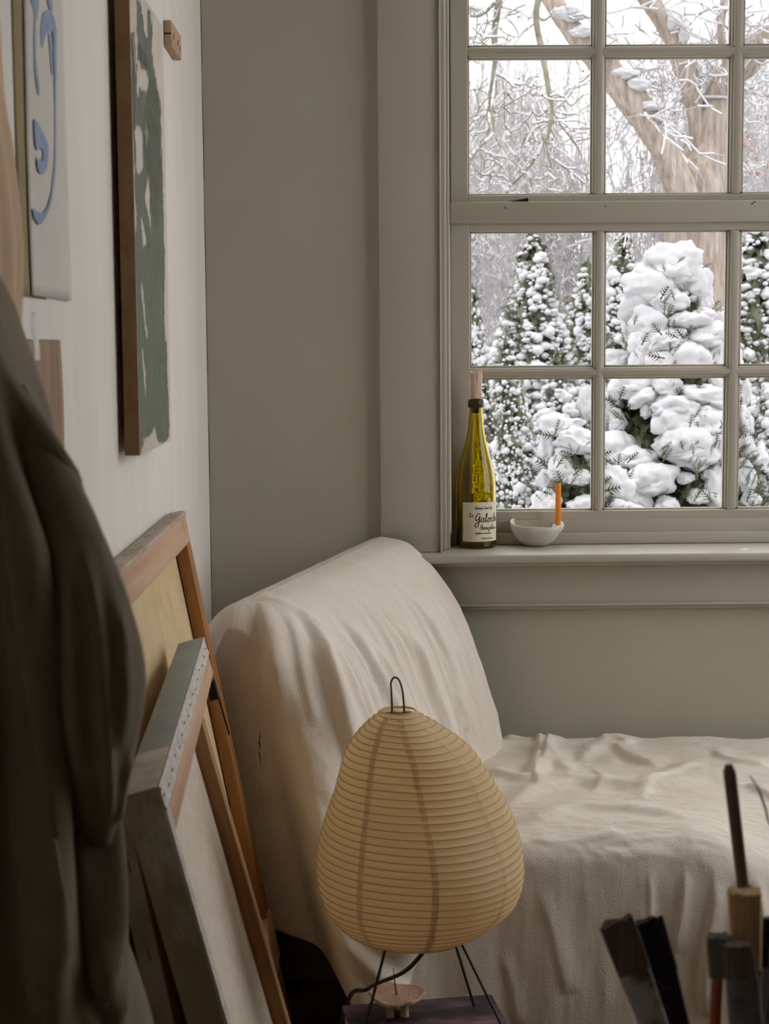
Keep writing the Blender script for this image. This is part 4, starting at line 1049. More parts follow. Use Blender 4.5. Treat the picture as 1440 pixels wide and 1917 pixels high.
for i, z in enumerate(zl):
    x0_ = XW + .008; x1_ = xr[i]; cxm, hx = (x0_ + x1_) / 2, (x1_ - x0_) / 2
    hy = .02 + .06 * float(sstep(1.57, 1.30, z))
    c_, s_ = np.cos(th), np.sin(th)
    G[i, :, 0] = cxm + hx * np.sign(c_) * np.abs(c_) ** .8; G[i, :, 1] = CYc + hy * np.sign(s_) * np.abs(s_) ** .9; G[i, :, 2] = z
    fold = .006 * float(sstep(1.4, 1.0, z)) * (np.sin(9 * th + 1.5 * np.sin(z * 4)) + .6 * np.sin(17 * th + z * 3 + 2))
    G[i, :, 1] += fold * np.sign(s_) * np.abs(s_)
nrm = grid_normals(np.concatenate((G[:, -1:], G, G[:, :1]), 1))[:, 1:-1]
if nrm[nzl // 2, 0][0] < 0: nrm = -nrm
px = proj(G.reshape(-1, 3)); front = (G[..., 1].ravel() < CYc + .01)
disp = np.zeros(len(px))
for poly, a_, b_, am in (
        ([(-20, 640), (40, 800), (85, 960), (120, 1130), (142, 1270), (158, 1430), (175, 1620), (190, 1900)], 14, 22, .022),
        ([(30, 700), (60, 850), (120, 960), (150, 1060), (166, 1180), (178, 1320), (196, 1480), (212, 1640)], 10, 14, .014),
        ([(-40, 760), (20, 960), (60, 1200), (80, 1500), (90, 1900)], 26, 34, .020),
        ([(205, 1640), (214, 1720), (222, 1917)], 10, 14, .008)):
    disp += front * ridge(px, np.array(poly, float), a_, b_, am)
disp += .003 * fbm(G.reshape(-1, 3) * np.array((14, 14, 5)), 3)
G = G + nrm * disp.reshape(nzl, na_)[..., None]
G[..., 0] = np.maximum(G[..., 0], XW + .003)
fc = grid_faces(nzl, na_, True).tolist() + [list(range(na_)), [(nzl - 1) * na_ + j for j in range(na_)][::-1]]
mk('coat_body', G.reshape(-1, 3), fc, coat_m, coat)
# sleeve hanging in front: a bent soft tube ending in a pinched cuff
sv = [(40, 720, 4), (60, 800, 30), (98, 930, 62), (135, 1080, 92), (152, 1210, 112), (158, 1300, 115), (155, 1380, 106), (160, 1450, 86), (172, 1510, 60), (186, 1558, 30), (192, 1580, 14)]
sp = np.array([(*P(x, y, CYc - .045), r * (CYc - .045) / F) for x, y, r in sv]); sp = catmull(sp, 12)
n_, ka = len(sp), 64
th = np.linspace(0, 2 * math.pi, ka, endpoint=False)
G = np.zeros((n_, ka, 3))
for i in range(n_):
    G[i, :, 0] = sp[i, 0] + sp[i, 3] * np.cos(th); G[i, :, 1] = sp[i, 1] + sp[i, 3] * .9 * np.sin(th); G[i, :, 2] = sp[i, 2]
px = proj(G.reshape(-1, 3)); disp = np.zeros(len(px)); fr_ = np.sin(np.tile(th, n_)) < .2
for poly, a_, b_, am in (([(150, 1010), (172, 1130), (186, 1260), (196, 1400), (205, 1540)], 8, 14, .006), ([(205, 1080), (222, 1180), (226, 1290), (220, 1400)], 10, 16, .005), ([(245, 1400), (232, 1470), (218, 1540)], 5, 7, .004), ([(120, 1000), (136, 1160), (140, 1300), (150, 1450)], 12, 12, .006)):
    disp += fr_ * ridge(px, np.array(poly, float), a_, b_, am)
nrm = np.zeros_like(G); nrm[..., 0] = np.cos(th); nrm[..., 1] = np.sin(th)
disp += .0022 * fbm(G.reshape(-1, 3) * np.array((30, 30, 14)), 3)
G = G + nrm * disp.reshape(n_, ka)[..., None]; G[..., 0] = np.maximum(G[..., 0], XW + .004)
mk('sleeve', G.reshape(-1, 3), grid_faces(n_, ka, True).tolist() + [list(range(ka)), [(n_ - 1) * ka + j for j in range(ka)][::-1]], coat_m, coat)
tube('hanging_loop', [(XW + .035, CYc - .012, 1.53), (XW + .040, CYc - .011, 1.572), (XW + .047, CYc, 1.587), (XW + .040, CYc + .011, 1.572), (XW + .035, CYc + .012, 1.53)], .003, coat_m, coat, k=8, smooth_n=5)
# tan cloth hanging flat to the wall behind the coat
TY = 1.33
tan_m = mat('tan_cotton', (0.56, 0.40, 0.26), 0.85, var=.06, vscale=12, bump=.2, bscale=400)
tanc = thing('tan_cloth', 'pale tan cloth hanging on left wall just above the dark coat', 'cloth', (XW, TY, 1.2))
te = np.array([(-200, -40), (150, -14), (250, 8), (350, 20), (450, 29), (550, 28), (700, 20), (900, 0)], float)
zt_ = np.array([P(x, y, TY)[2] for y, x in te]); xt_ = np.array([P(x, y, TY)[0] for y, x in te])
zl = np.linspace(zt_.max(), zt_.min(), 60); G = np.zeros((60, 40, 3)); aa = np.linspace(0, math.pi, 40)
for i, z in enumerate(zl):
    x1_ = np.interp(-z, -zt_, xt_); hx = max(x1_ - XW - .001, .002)
    G[i, :, 0] = XW + .001 + hx * np.sin(aa) ** .7 * (1 + .08 * np.sin(aa * 9 + z * 6)); G[i, :, 1] = TY - .07 * np.cos(aa); G[i, :, 2] = z
mk('cloth_fold', G.reshape(-1, 3), grid_faces(60, 40), tan_m, tanc)
tpz = zt_.max()
tube('hanging_cord', [(XW + .006, TY, tpz - .01), (XW + .004, TY, tpz + .02), (XW + .003, TY, tpz + .035)], .002, tan_m, tanc, k=6)

# ------------------------------------------------------------------ brushes in a jar on a small work table
ZT = .645
tab_m = wood('table_wood', (.12, .075, .045), (.22, .15, .09), 0)
tab = thing('work_table', 'small wooden work table under the jar of brushes', 'table', (.34, 1.05, 0))
box('table_top', (.05, .80, ZT - .025), (.70, 1.30, ZT), tab_m, tab, .003)
for x, y in ((.07, .82), (.645, .82), (.07, 1.245), (.645, 1.245)): box('leg', (x, y, 0), (x + .035, y + .035, ZT - .024), tab_m, tab, .003)
JX, JY = P(1335, 1990, 1.09)[0], 1.09
jar = thing('brush_jar', 'glazed stoneware jar holding the paint brushes', 'jar', (JX, JY, ZT))
lathe('jar_body', [(0, .001), (.040, .0), (.046, .004), (.047, .06), (.046, .115), (.048, .122), (.046, .124), (.043, .12), (.042, .06), (.040, .008), (0, .006)], mat('grey_glaze', (.22, .21, .19), .35, var=.1), np.array((JX, JY, ZT)), jar, k=40)
def brush(label, top, bot, Y, w, parts, name='paint_brush', flat=.45, Yb=None, k=18, seedb=1):
    """top/bot in pixels; parts: (part name, t0, t1, width scale at t0, at t1, material, raggedness)"""
    a = P(*top, Y); b = P(*bot, Yb or Y)
    d = b - a; ln = np.linalg.norm(d); d /= ln
    ln2 = (a[2] - (ZT + .010)) / -d[2]
    ex_ = np.cross(d, np.array((0, 1.0, 0))); ex_ /= np.linalg.norm(ex_); ey = np.cross(d, ex_)
    root = thing(name, label, 'brush', a + d * ln2, group='brushes in the jar')
    hw = w * Y / F / 2
    for (pn_, t0, t1, s0, s1, m, rag) in parts:
        L0, L1 = (t0 * ln, t1 * ln if t1 < 9 else ln2)
        n = 14; V = []
        fl = flat if not isinstance(flat, dict) else flat.get(pn_, 1.0)
        for i in range(n):
            f = i / (n - 1); s = s0 + (s1 - s0) * f
            for j in range(k):
                th_ = 2 * math.pi * j / k; c_, s_ = math.cos(th_), math.sin(th_)
                e = .55 if fl < .9 else 1.0
                X_ = np.sign(c_) * abs(c_) ** e * hw * s; Y_ = np.sign(s_) * abs(s_) ** e * hw * s * fl
                jit = 0.0
                if rag and i == 0: jit = .35 * rag * hw * (.5 - rnd.random())
                gro = 1 + (rag * .10 * math.sin(j * 7.3 + seedb) if rag else 0)
                V.append(a + d * (L0 + (L1 - L0) * f + jit) + ex_ * X_ * gro + ey * Y_ * gro)
        mk(pn_, V, grid_faces(n, k, True).tolist() + [list(range(k)), [(n - 1) * k + j for j in range(k)][::-1]], m, root, auto=55)
    return root
bris_br = mat('brown_bristle', (.10, .070, .052), .7, col2=(.19, .14, .105), vscale=60, stretch=(6, 1, .15), bump=.6, bscale=120, bstretch=(6, 1, .2))
bris_bk = mat('black_bristle', (.016, .016, .017), .7, var=.3, vscale=60, stretch=(6, 1, .15), bump=.6, bscale=120, bstretch=(6, 1, .2))
bris_tan = mat('tan_bristle', (.42, .275, .13), .8, col2=(.58, .41, .22), vscale=60, stretch=(6, 1, .15), bump=.6, bscale=120, bstretch=(6, 1, .2))
bris_gr = mat('grey_crusted_bristle', (.22, .21, .185), .9, col2=(.12, .135, .095), vscale=60, bump=1, bscale=90, bdist=.003)
ferr_m = mat('silver_ferrule', (.55, .54, .52), .4, metal=.3, col2=(.16, .145, .135), vscale=40, ramp=(.46, .6))
fspk_m = mat('paint_flecked_black', (.016, .016, .018), .5, col2=(.45, .44, .42), vscale=120, ramp=(.62, .68))
fdk_m = mat('dark_dull_ferrule', (.17, .16, .15), .5, var=.3, vscale=50, metal=.2)
hbr_m = wood('dark_handle', (.16, .092, .065), (.27, .175, .13), 2, .45)
hred_m = mat('red_handle', (.42, .11, .055), .45, var=.15)
hrw_m = wood('raw_handle', (.30, .18, .10), (.42, .28, .17), 2)
brush('wide flat brush with brown bristles and paint-smeared silver ferrule, leaning left', (1151, 1724), (1240, 1960), 1.10, 66,
      [('bristles', 0, .40, 1.02, .95, bris_br, 1), ('ferrule', .40, 1.0, .98, .78, ferr_m, 0), ('handle', 1.0, 9, .5, .4, hrw_m, 0)], flat={'bristles': .35, 'ferrule': .38, 'handle': 1.0}, seedb=1)
brush('flat black brush flecked with white paint, beside the brown one', (1214, 1720), (1278, 1960), 1.13, 56,
      [('bristles', 0, .42, .98, 1.02, bris_bk, .8), ('ferrule', .42, 1.05, 1.02, .86, fspk_m, 0), ('handle', 1.05, 9, .5, .4, hbr_m, 0)], flat={'bristles': .35, 'ferrule': .4, 'handle': 1.0}, seedb=2)
brush('slim dark wooden brush handle pointing straight up above the others', (1365, 1436), (1396, 1700), 1.14, 25,
      [('handle_tip', -.02, .03, .55, 1.0, hbr_m, 0), ('handle', .03, 9, 1.0, .8, hbr_m, 0)], flat=1.0, seedb=3)
brush('round brush with stiff tan bristles, in front of the slim handle', (1396, 1668), (1404, 1917), 1.08, 62,
      [('bristles', 0, .58, 1.0, .78, bris_tan, .9), ('ferrule', .58, 1.2, .82, .70, fdk_m, 0), ('handle', 1.2, 9, .6, .4, hbr_m, 0)], flat={'bristles': .8, 'ferrule': .8, 'handle': 1.0}, seedb=4)
brush('dark stubby brush with a dull grey ferrule, left of the tan one', (1383, 1768), (1400, 1940), 1.055, 58,
      [('bristles', 0, .34, .85, 1.0, bris_br, .9), ('ferrule', .34, 1.2, 1.05, 1.12, fdk_m, 0), ('handle', 1.2, 9, .6, .4, hbr_m, 0)], flat={'bristles': .75, 'ferrule': .8, 'handle': 1.0}, seedb=5)
brush('small crusted grey-green brush on a red handle', (1347, 1752), (1338, 1925), 1.07, 46,
      [('bristles', 0, .44, 1.05, .7, bris_gr, 1), ('handle', .44, 9, .5, .5, hred_m, 0)], flat={'bristles': .8, 'handle': 1.0}, seedb=6)
brush('black brush cut off by the right edge of the picture', (1444, 1718), (1438, 1900), 1.12, 34,
      [('bristles', 0, .5, 1.0, .95, bris_bk, .8), ('ferrule', .5, 1.1, .9, .8, fdk_m, 0), ('handle', 1.1, 9, .5, .4, hbr_m, 0)], flat={'bristles': .5, 'ferrule': .6, 'handle': 1.0}, seedb=7)
hair_m = mat('grey_wire', (.20, .17, .15), .6)
wa = [P(1404, 1452, 1.12), P(1416, 1470, 1.12), P(1426, 1492, 1.12), P(1438, 1535, 1.12), P(1452, 1640, 1.12), np.array((JX + .03, JY + .01, ZT + .01))]
wt = thing('bent_wire', 'thin bent wire sticking up from the jar at the right', 'wire', wa[-1])
tube('wire', wa, [.0004, .0006, .0010, .0008, .0006, .0006], hair_m, wt, k=6, smooth_n=5)

# ------------------------------------------------------------------ outside: snow, evergreens, bare trees
ZG = -0.55
gx, gyv = np.meshgrid(np.linspace(-30, 45, 120), np.linspace(3.6, 60, 110), indexing='ij')
gzv = ZG + .015 * fbm(np.stack((gx * .35, gyv * .35, 0 * gx), -1).reshape(-1, 3), 3).reshape(gx.shape)
sg = mk('snow_ground', np.stack((gx, gyv, gzv), -1).reshape(-1, 3), grid_faces(120, 110), snow_m)
tag(sg, 'snow covering the garden ground outside the window', 'snow', kind='stuff')
gx, gyv = np.meshgrid(np.linspace(2.1, 45, 40), np.linspace(-30, 3.6, 40), indexing='ij')
sg2 = mk('snow_ground', np.stack((gx, gyv, np.full(gx.shape, ZG) + 0 * gx), -1).reshape(-1, 3), grid_faces(40, 40), snow_m)
tag(sg2, 'snow covering the garden ground beyond the right wall', 'snow', kind='stuff')

ICO1, ICO2, ICO3, ICO4 = icos(1), icos(2), icos(3), icos(4)
def lump_mesh(seed, ico=ICO4, amp=.45, flat=1.0):
    v, f = ico
    n = fbm(v * 1.3 + seed * 7.1, 4)
    w = v * (1 + amp * n)[:, None]
    w = w + v * (.16 * fbm(v * 3.6 + seed, 4))[:, None]
    w[:, 2] = np.where(w[:, 2] < 0, w[:, 2] * .75, w[:, 2])
    me = bpy.data.meshes.new('snow_clump'); me.from_pydata(w.tolist(), [], f.tolist()); me.update()
    me.materials.append(snow_m); me.polygons.foreach_set('use_smooth', np.ones(len(me.polygons), bool))
    return me
LUMPS = [lump_mesh(k) for k in range(7)]
def fronds(pts, nrms, size, seed=0):
    """small flat branching sprays of scale leaves"""
    r = np.random.default_rng(seed); N = len(pts)
    d = nrms + r.normal(scale=.55, size=(N, 3)) + np.array((0, 0, .55)); d /= np.linalg.norm(d, axis=1)[:, None]
    s = np.cross(d, r.normal(size=(N, 3))); s /= np.linalg.norm(s, axis=1)[:, None]
    sz = size * r.uniform(.55, 1.3, N)[:, None]
    V = []
    tris = [((0, -.05), (0, .05), (1, 0))]
    for t in (.25, .42, .58, .74):
        L_ = .42 * (1.1 - t)
        for sg_ in (-1, 1): tris.append(((t - .05, 0), (t + .06, 0), (t + L_ * .85, sg_ * L_)))
    for tr_ in tris:
        for a, b in tr_: V.append(pts + d * sz * a + s * sz * b)
    V = np.stack(V, 1).reshape(-1, 3)
    return V, np.arange(len(V)).reshape(-1, 3)
def cone_pts(n, H, Rb, seed, z0=0.05, p=.8):
    r = np.random.default_rng(seed)
    t = 1 - np.sqrt(r.uniform(0, 1, n)) ; a = r.uniform(0, 2 * math.pi, n)
    rad = Rb * (1 - t) ** p * r.uniform(.82, 1.04, n)
    rad *= 1 + .14 * np.sin(3 * a + t * 9 + seed) + .10 * np.sin(5 * a + t * 23)
    pts = np.stack((rad * np.cos(a), rad * np.sin(a), z0 + t * (H - z0)), 1)
    nr_ = np.stack((np.cos(a), np.sin(a), np.full(n, .35)), 1); nr_ /= np.linalg.norm(nr_, axis=1)[:, None]
    return pts, nr_
def merge_blobs(centres, radii, ico, seed, amp=.35):
    v, f = ico; r = np.random.default_rng(seed); n = len(centres)
    V = v[None] * radii[:, :, None].transpose(0, 2, 1) if radii.ndim == 2 else v[None] * radii[:, None, None]
    jit = 1 + amp * r.uniform(-1, 1, (n, len(v), 1))
    V = V * jit + centres[:, None]
    Fc = f[None] + (np.arange(n) * len(v))[:, None, None]
    return V.reshape(-1, 3), Fc.reshape(-1, 3)
def cone_core(H, Rb, seed, m, name, parent, p=.8, k=36, n=40):
    t = np.linspace(0, 1, n)[:, None]; a = np.linspace(0, 2 * math.pi, k, endpoint=False)[None]
    rad = .72 * Rb * (1 - t) ** p * (1 + .14 * np.sin(3 * a + t * 9 + seed) + .10 * np.sin(5 * a + t * 23))
    V = np.stack((rad * np.cos(a), rad * np.sin(a), .04 + t * (H - .05) + 0 * a), -1).reshape(-1, 3)
    V = V + .05 * Rb * RNG.normal(size=V.shape)
    return mk(name, V, grid_faces(n, k, True), m, parent, smooth=False, local=True)
def small_conifer(seed, H, Rb, n_snow, rs):
    root = thing('snowy_evergreen', 'snow-dusted evergreen', 'evergreen', (0, 0, 0), 'snowy evergreens in the garden')
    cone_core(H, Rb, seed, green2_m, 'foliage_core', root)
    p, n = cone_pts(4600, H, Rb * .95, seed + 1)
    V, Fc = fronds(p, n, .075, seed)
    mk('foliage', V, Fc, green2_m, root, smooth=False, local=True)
    p, n = cone_pts(n_snow, H, Rb * 1.02, seed + 2)
    r = np.random.default_rng(seed + 5); base = r.lognormal(0, .42, n_snow) * rs
    rad = np.stack((base * r.uniform(.8, 1.5, n_snow), base * r.uniform(.8, 1.5, n_snow), base * r.uniform(.6, 1.0, n_snow)), 1)
    V, Fc = merge_blobs(p + n * .01, rad, ICO1, seed + 3, .10)
    mk('snow', V, Fc, snow_m, root, smooth=True, local=True)
    tube('trunk', [(0, 0, 0), (0, 0, H * .5), (0, 0, H * .92)], [.05, .035, .008], bark_m, root, k=8, local=True)
    return root
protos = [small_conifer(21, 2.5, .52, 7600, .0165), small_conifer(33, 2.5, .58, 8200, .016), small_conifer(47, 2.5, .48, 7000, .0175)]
spots = [
 (1000, 440, 10.0, 0, .95, 'tall slim snow-dusted evergreen behind the left panes, beneath the meeting rail'),
 (1098, 500, 11.2, 1, .80, 'snowy evergreen showing behind the muntin left of the big snow-laden shrub'),
 (885, 545, 9.3, 2, .50, 'snowy evergreen at the left edge of the window, behind the bottle'),
 (1168, 452, 12.3, 1, .92, 'snowy evergreen close behind the left shoulder of the big snow-laden shrub'),
 (1418, 428, 8.5, 0, .95, 'tall snowy evergreen in the right column of panes'),
 (1530, 470, 9.9, 2, 1.0, 'snowy evergreen at the far right edge of the window'),
 (950, 655, 8.0, 1, .58, 'low snowy evergreen just right of the bottle neck, in the lower left pane'),
 (905, 720, 7.25, 0, .50, 'low snowy evergreen directly behind the wine bottle'),
 (1045, 665, 8.75, 2, .72, 'low snowy evergreen seen high above the taper candle'),
 (1130, 690, 7.4, 0, .50, 'low snowy evergreen behind the left vertical muntin of the lower sash'),
 (950, 770, 6.8, 1, .42, 'small snowy evergreen between the bottle and the taper candle'),
 (1455, 640, 7.45, 2, .6, 'low snowy evergreen at the right picture edge, in the lower right pane')]
used = set()
for k, (x, y, Y, pi_, ws, lab) in enumerate(spots):
    t = P(x, y, Y); o = protos[pi_] if pi_ not in used else copy_tree(protos[pi_]); used.add(pi_)
    hz = (t[2] - ZG) / 2.5
    o.location = (t[0], t[1], ZG + .01); o.scale = (ws * 1.05, ws * 1.05, hz); o.rotation_euler = (0, 0, k * 1.7)
    o['label'] = lab

def snow_shrub(name, label, pxc, ytop, Y, Rb, clumps, seed, extra, frn, fsize, p=.72):
    t = P(pxc, ytop, Y); H = t[2] - ZG
    base = np.array((t[0], Y, ZG))
    root = thing(name, label, 'evergreen', base, 'snowy evergreens in the garden')
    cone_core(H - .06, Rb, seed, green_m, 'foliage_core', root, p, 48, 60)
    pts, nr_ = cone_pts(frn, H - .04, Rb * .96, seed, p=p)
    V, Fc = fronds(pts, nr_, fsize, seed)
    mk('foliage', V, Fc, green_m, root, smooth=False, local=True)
    tube('trunk', [base, base + np.array((0, 0, H * .5)), base + np.array((0, 0, H * .9))], [.06, .04, .01], bark_m, root, k=8)
    sc_ = Y / F
    r = random.Random(seed)
    def put(pos, rx, rz, k):
        o = bpy.data.objects.new('snow_clump', LUMPS[k % len(LUMPS)]); COL.objects.link(o); o.parent = root
        o.location = (pos - base).tolist(); o.scale = (rx, (rx + rz) * .5, rz); o.rotation_euler = (r.uniform(-.25, .25), r.uniform(-.25, .25), r.uniform(0, 6.28))
        # keep the outline wide along the camera-facing axis after turning about z
        a = o.rotation_euler[2]; o.scale = (rx * (.92 + .08 * abs(math.cos(a))), rx * (.92 + .08 * abs(math.sin(a))), rz)
    for k, (x, y, rx, ry) in enumerate(clumps):
        z = P(x, y, Y)[2]; f = max(0.0, min(1.0, (z - ZG) / H)); Rz = Rb * (1 - f) ** p
        dx = (x - pxc) * sc_; dep = math.sqrt(max(Rz * Rz - dx * dx, 0)) * .92
        q = P(x, y, Y - dep); sq = (Y - dep) / F
        put(q, rx * sq * 1.24, ry * sq * 1.20, k + seed)
    for k in range(extra):                               # snow on the sides and back
        f = r.uniform(.15, .92); a = r.uniform(.1, math.pi - .1); Rz = Rb * (1 - f) ** p
        put(base + np.array((Rz * math.cos(a), Rz * math.sin(a), f * H)), r.uniform(.06, .13), r.uniform(.05, .10), k)
    return root
main_cl = [(1262, 494, 44, 33), (1232, 520, 36, 28), (1222, 548, 46, 36), (1203, 578, 34, 36), (1188, 606, 20, 30), (1278, 516, 26, 20), (1304, 536, 24, 34), (1318, 562, 14, 24), (1253, 568, 30, 24), (1216, 606, 30, 30), (1290, 606, 32, 18), (1312, 598, 24, 18),
 (1345, 628, 18, 34), (1350, 664, 13, 24), (1318, 630, 34, 22), (1208, 648, 24, 32), (1246, 640, 32, 20), (1240, 682, 26, 24), (1289, 672, 33, 32), (1334, 666, 20, 30), (1157, 680, 27, 20), (1200, 684, 20, 26),
 (1270, 535, 8, 9), (1285, 532, 7, 7), (1280, 552, 7, 7), (1297, 560, 8, 7), (1310, 572, 9, 11), (1275, 577, 9, 9), (1283, 610, 8, 11), (1256, 601, 6, 6),
 (1182, 726, 36, 25), (1206, 746, 25, 18), (1150, 748, 19, 26), (1245, 724, 24, 19), (1140, 784, 16, 20), (1156, 792, 13, 22), (1210, 771, 9, 14), (1262, 768, 38, 24), (1268, 790, 38, 34), (1315, 748, 42, 24), (1344, 722, 24, 30), (1318, 792, 42, 30), (1344, 832, 24, 44),
 (1284, 836, 46, 36), (1250, 832, 17, 22), (1306, 852, 32, 30), (1283, 896, 14, 11), (1156, 842, 34, 28), (1190, 860, 36, 20), (1148, 884, 24, 20), (1216, 902, 42, 30), (1196, 938, 22, 26), (1250, 950, 20, 18), (1330, 890, 15, 15), (1346, 918, 26, 36), (1308, 932, 18, 14),
 (1388, 742, 15, 26), (1392, 792, 15, 30), (1394, 842, 15, 22), (1394, 892, 16, 32), (1402, 944, 18, 24), (1230, 780, 8, 8), (1176, 908, 10, 9)]
snow_shrub('snow_laden_shrub', 'big conical evergreen weighed down by thick snow clumps, middle of window', 1268, 462, 6.6, .62, main_cl, 5, 26, 5200, .060, .66)
def sprigs(root, lst, seed, size):
    pts, dr = [], []
    r = np.random.default_rng(seed)
    for (x, y, n_, Y) in lst:
        for _ in range(max(2, n_ // 2)):
            pts.append(P(x + r.normal() * 9, y + r.normal() * 8, Y)); dr.append((r.normal() * .5, -.5, .5))
    V, Fc = fronds(np.array(pts), np.array(dr), size, seed)
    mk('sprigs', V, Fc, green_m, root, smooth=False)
sprigs(bpy.data.objects['snow_laden_shrub'], [(1250, 512, 4, 6.27), (1285, 500, 3, 6.27), (1280, 545, 5, 6.22), (1228, 562, 5, 6.2), (1252, 592, 9, 6.1), (1278, 560, 5, 6.15), (1310, 580, 5, 6.15), (1262, 622, 9, 6.05), (1285, 632, 8, 6.05), (1205, 660, 6, 6.05), (1252, 660, 6, 6.0), (1335, 664, 7, 6.05), (1185, 610, 4, 6.1),
 (1288, 848, 12, 5.85), (1300, 880, 14, 5.85), (1325, 850, 8, 5.9), (1290, 930, 14, 5.85), (1160, 872, 12, 5.9), (1165, 905, 14, 5.9), (1180, 785, 12, 5.95), (1200, 820, 12, 5.95), (1220, 845, 8, 5.95), (1232, 858, 6, 5.95), (1285, 785, 4, 5.85), (1160, 750, 8, 5.95), (1215, 935, 6, 5.85), (1340, 935, 6, 5.9), (1318, 810, 5, 5.9), (1340, 800, 5, 5.9)], 3, .058)
left_cl = [(1050, 796, 38, 20), (1080, 826, 36, 22), (1028, 842, 17, 30), (1050, 882, 22, 24), (1086, 896, 20, 14), (1060, 846, 18, 10), (1026, 900, 16, 22), (1092, 946, 26, 16), (1024, 950, 26, 28), (1098, 760, 16, 30), (1070, 770, 14, 12), (1110, 860, 12, 18)]
snow_shrub('snow_laden_shrub', 'lower evergreen shrub with snow clumps, left of the big one behind candle', 1082, 770, 5.6, .33, left_cl, 9, 12, 3500, .07, .6)
sprigs(bpy.data.objects['snow_laden_shrub.001'], [(1045, 815, 6, 5.28), (1075, 850, 8, 5.26), (1060, 905, 10, 5.24), (1090, 880, 8, 5.26), (1100, 920, 8, 5.26), (1035, 870, 5, 5.28)], 4, .055)

# ---- bare trees --------------------------------------------------------
def seg_tubes(S, k=3):
    """S: (N,8) p0 p1 r0 r1 -> verts, quad faces"""
    p0, p1, r0, r1 = S[:, :3], S[:, 3:6], S[:, 6], S[:, 7]
    d = p1 - p0; d /= np.maximum(np.linalg.norm(d, axis=1), 1e-9)[:, None]
    up = np.where(np.abs(d[:, 2:3]) < .9, np.array([[0, 0, 1.0]]), np.array([[1.0, 0, 0]]))
    a = np.cross(d, up); a /= np.linalg.norm(a, axis=1)[:, None]; b = np.cross(d, a)
    V = []
    for p, r in ((p0, r0), (p1, r1)):
        for j in range(k):
            w = 2 * math.pi * j / k + .4; V.append(p + r[:, None] * (math.cos(w) * a + math.sin(w) * b))
    V = np.stack(V, 1).reshape(-1, 3); n = np.arange(len(S))[:, None] * 2 * k
    Fc = np.concatenate([np.stack((n[:, 0] + j, n[:, 0] + (j + 1) % k, n[:, 0] + k + (j + 1) % k, n[:, 0] + k + j), 1) for j in range(k)])
    return V, Fc
def snow_segs(S, rmin=.004, keep=.8, seed=0):
    d = S[:, 3:6] - S[:, :3]; d /= np.maximum(np.linalg.norm(d, axis=1), 1e-9)[:, None]
    ok = (np.abs(d[:, 2]) < .88) & (np.random.default_rng(seed).uniform(size=len(S)) < keep)
    Q = S[ok].copy(); r = Q[:, 6:8]; Q[:, 2] += r[:, 0] * .75 + rmin * .8; Q[:, 5] += r[:, 1] * .75 + rmin * .8
    Q[:, 6:8] = r * .85 + rmin
    return Q
def grow(segs, p, d, r, L, depth, rg, droop=0.0, maxd=6, wig=.22, nch=(2, 4), up=.05):
    n = 4 if depth < 3 else 3
    for i in range(n):
        d = d + rg.normal(scale=wig, size=3) + np.array((0, 0, up - droop)); d /= np.linalg.norm(d)
        q = p + d * L / n; r1 = r * (.86 if i < n - 1 else .78)
        segs.append((*p, *q, r, r1))
        if depth < maxd and i >= (1 if depth < 2 else 0) and rg.uniform() < .75:
            s = np.cross(d, rg.normal(size=3)); s /= np.linalg.norm(s); dd = d * rg.uniform(.4, .8) + s * rg.uniform(.6, 1.0); dd /= np.linalg.norm(dd)
            grow(segs, q, dd, r1 * rg.uniform(.45, .65), L * rg.uniform(.5, .75), depth + 1, rg, droop, maxd, wig, nch, up)
        p, r = q, r1
    if depth < maxd:
        for _ in range(2):
            s = np.cross(d, rg.normal(size=3)); s /= np.linalg.norm(s); dd = d + s * rg.uniform(.4, .8); dd /= np.linalg.norm(dd)
            grow(segs, p, dd, r * rg.uniform(.6, .8), L * rg.uniform(.6, .8), depth + 1, rg, droop, maxd, wig, nch, up)
def bare_tree(seed, n_main=7):
    rg = np.random.default_rng(seed); segs = []
    for k in range(n_main):
        a = rg.uniform(0, 6.28); tl = rg.uniform(.15, .75)
        d = np.array((math.cos(a) * tl, math.sin(a) * tl, 1.0)); d /= np.linalg.norm(d)
        grow(segs, np.array((rg.normal() * .25, rg.normal() * .25, 0.0)), d, rg.uniform(.03, .055), rg.uniform(1.2, 1.9), 0, rg, maxd=4, up=.03)
    S = np.array(segs); S[:, 6:8] = np.maximum(S[:, 6:8] * .7, .0028)
    rmax = np.hypot(S[:, 3], S[:, 4]).max(); sc_ = 1.25 / rmax
    S[:, [0, 1, 3, 4]] *= sc_; S[:, [2, 5]] *= 5.2 / S[:, 5].max()
    root = thing('bare_tree', 'x', 'tree', (0, 0, 0), 'bare trees in the snowy thicket')
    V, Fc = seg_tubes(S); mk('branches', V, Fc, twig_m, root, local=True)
    V, Fc = seg_tubes(snow_segs(S, .005, .85, seed), 3); mk('branch_snow', V, Fc, snow_m, root, local=True)
    return root
bts = [bare_tree(101), bare_tree(102), bare_tree(103), bare_tree(104)]
rg = np.random.default_rng(55); used = set(); k = 0
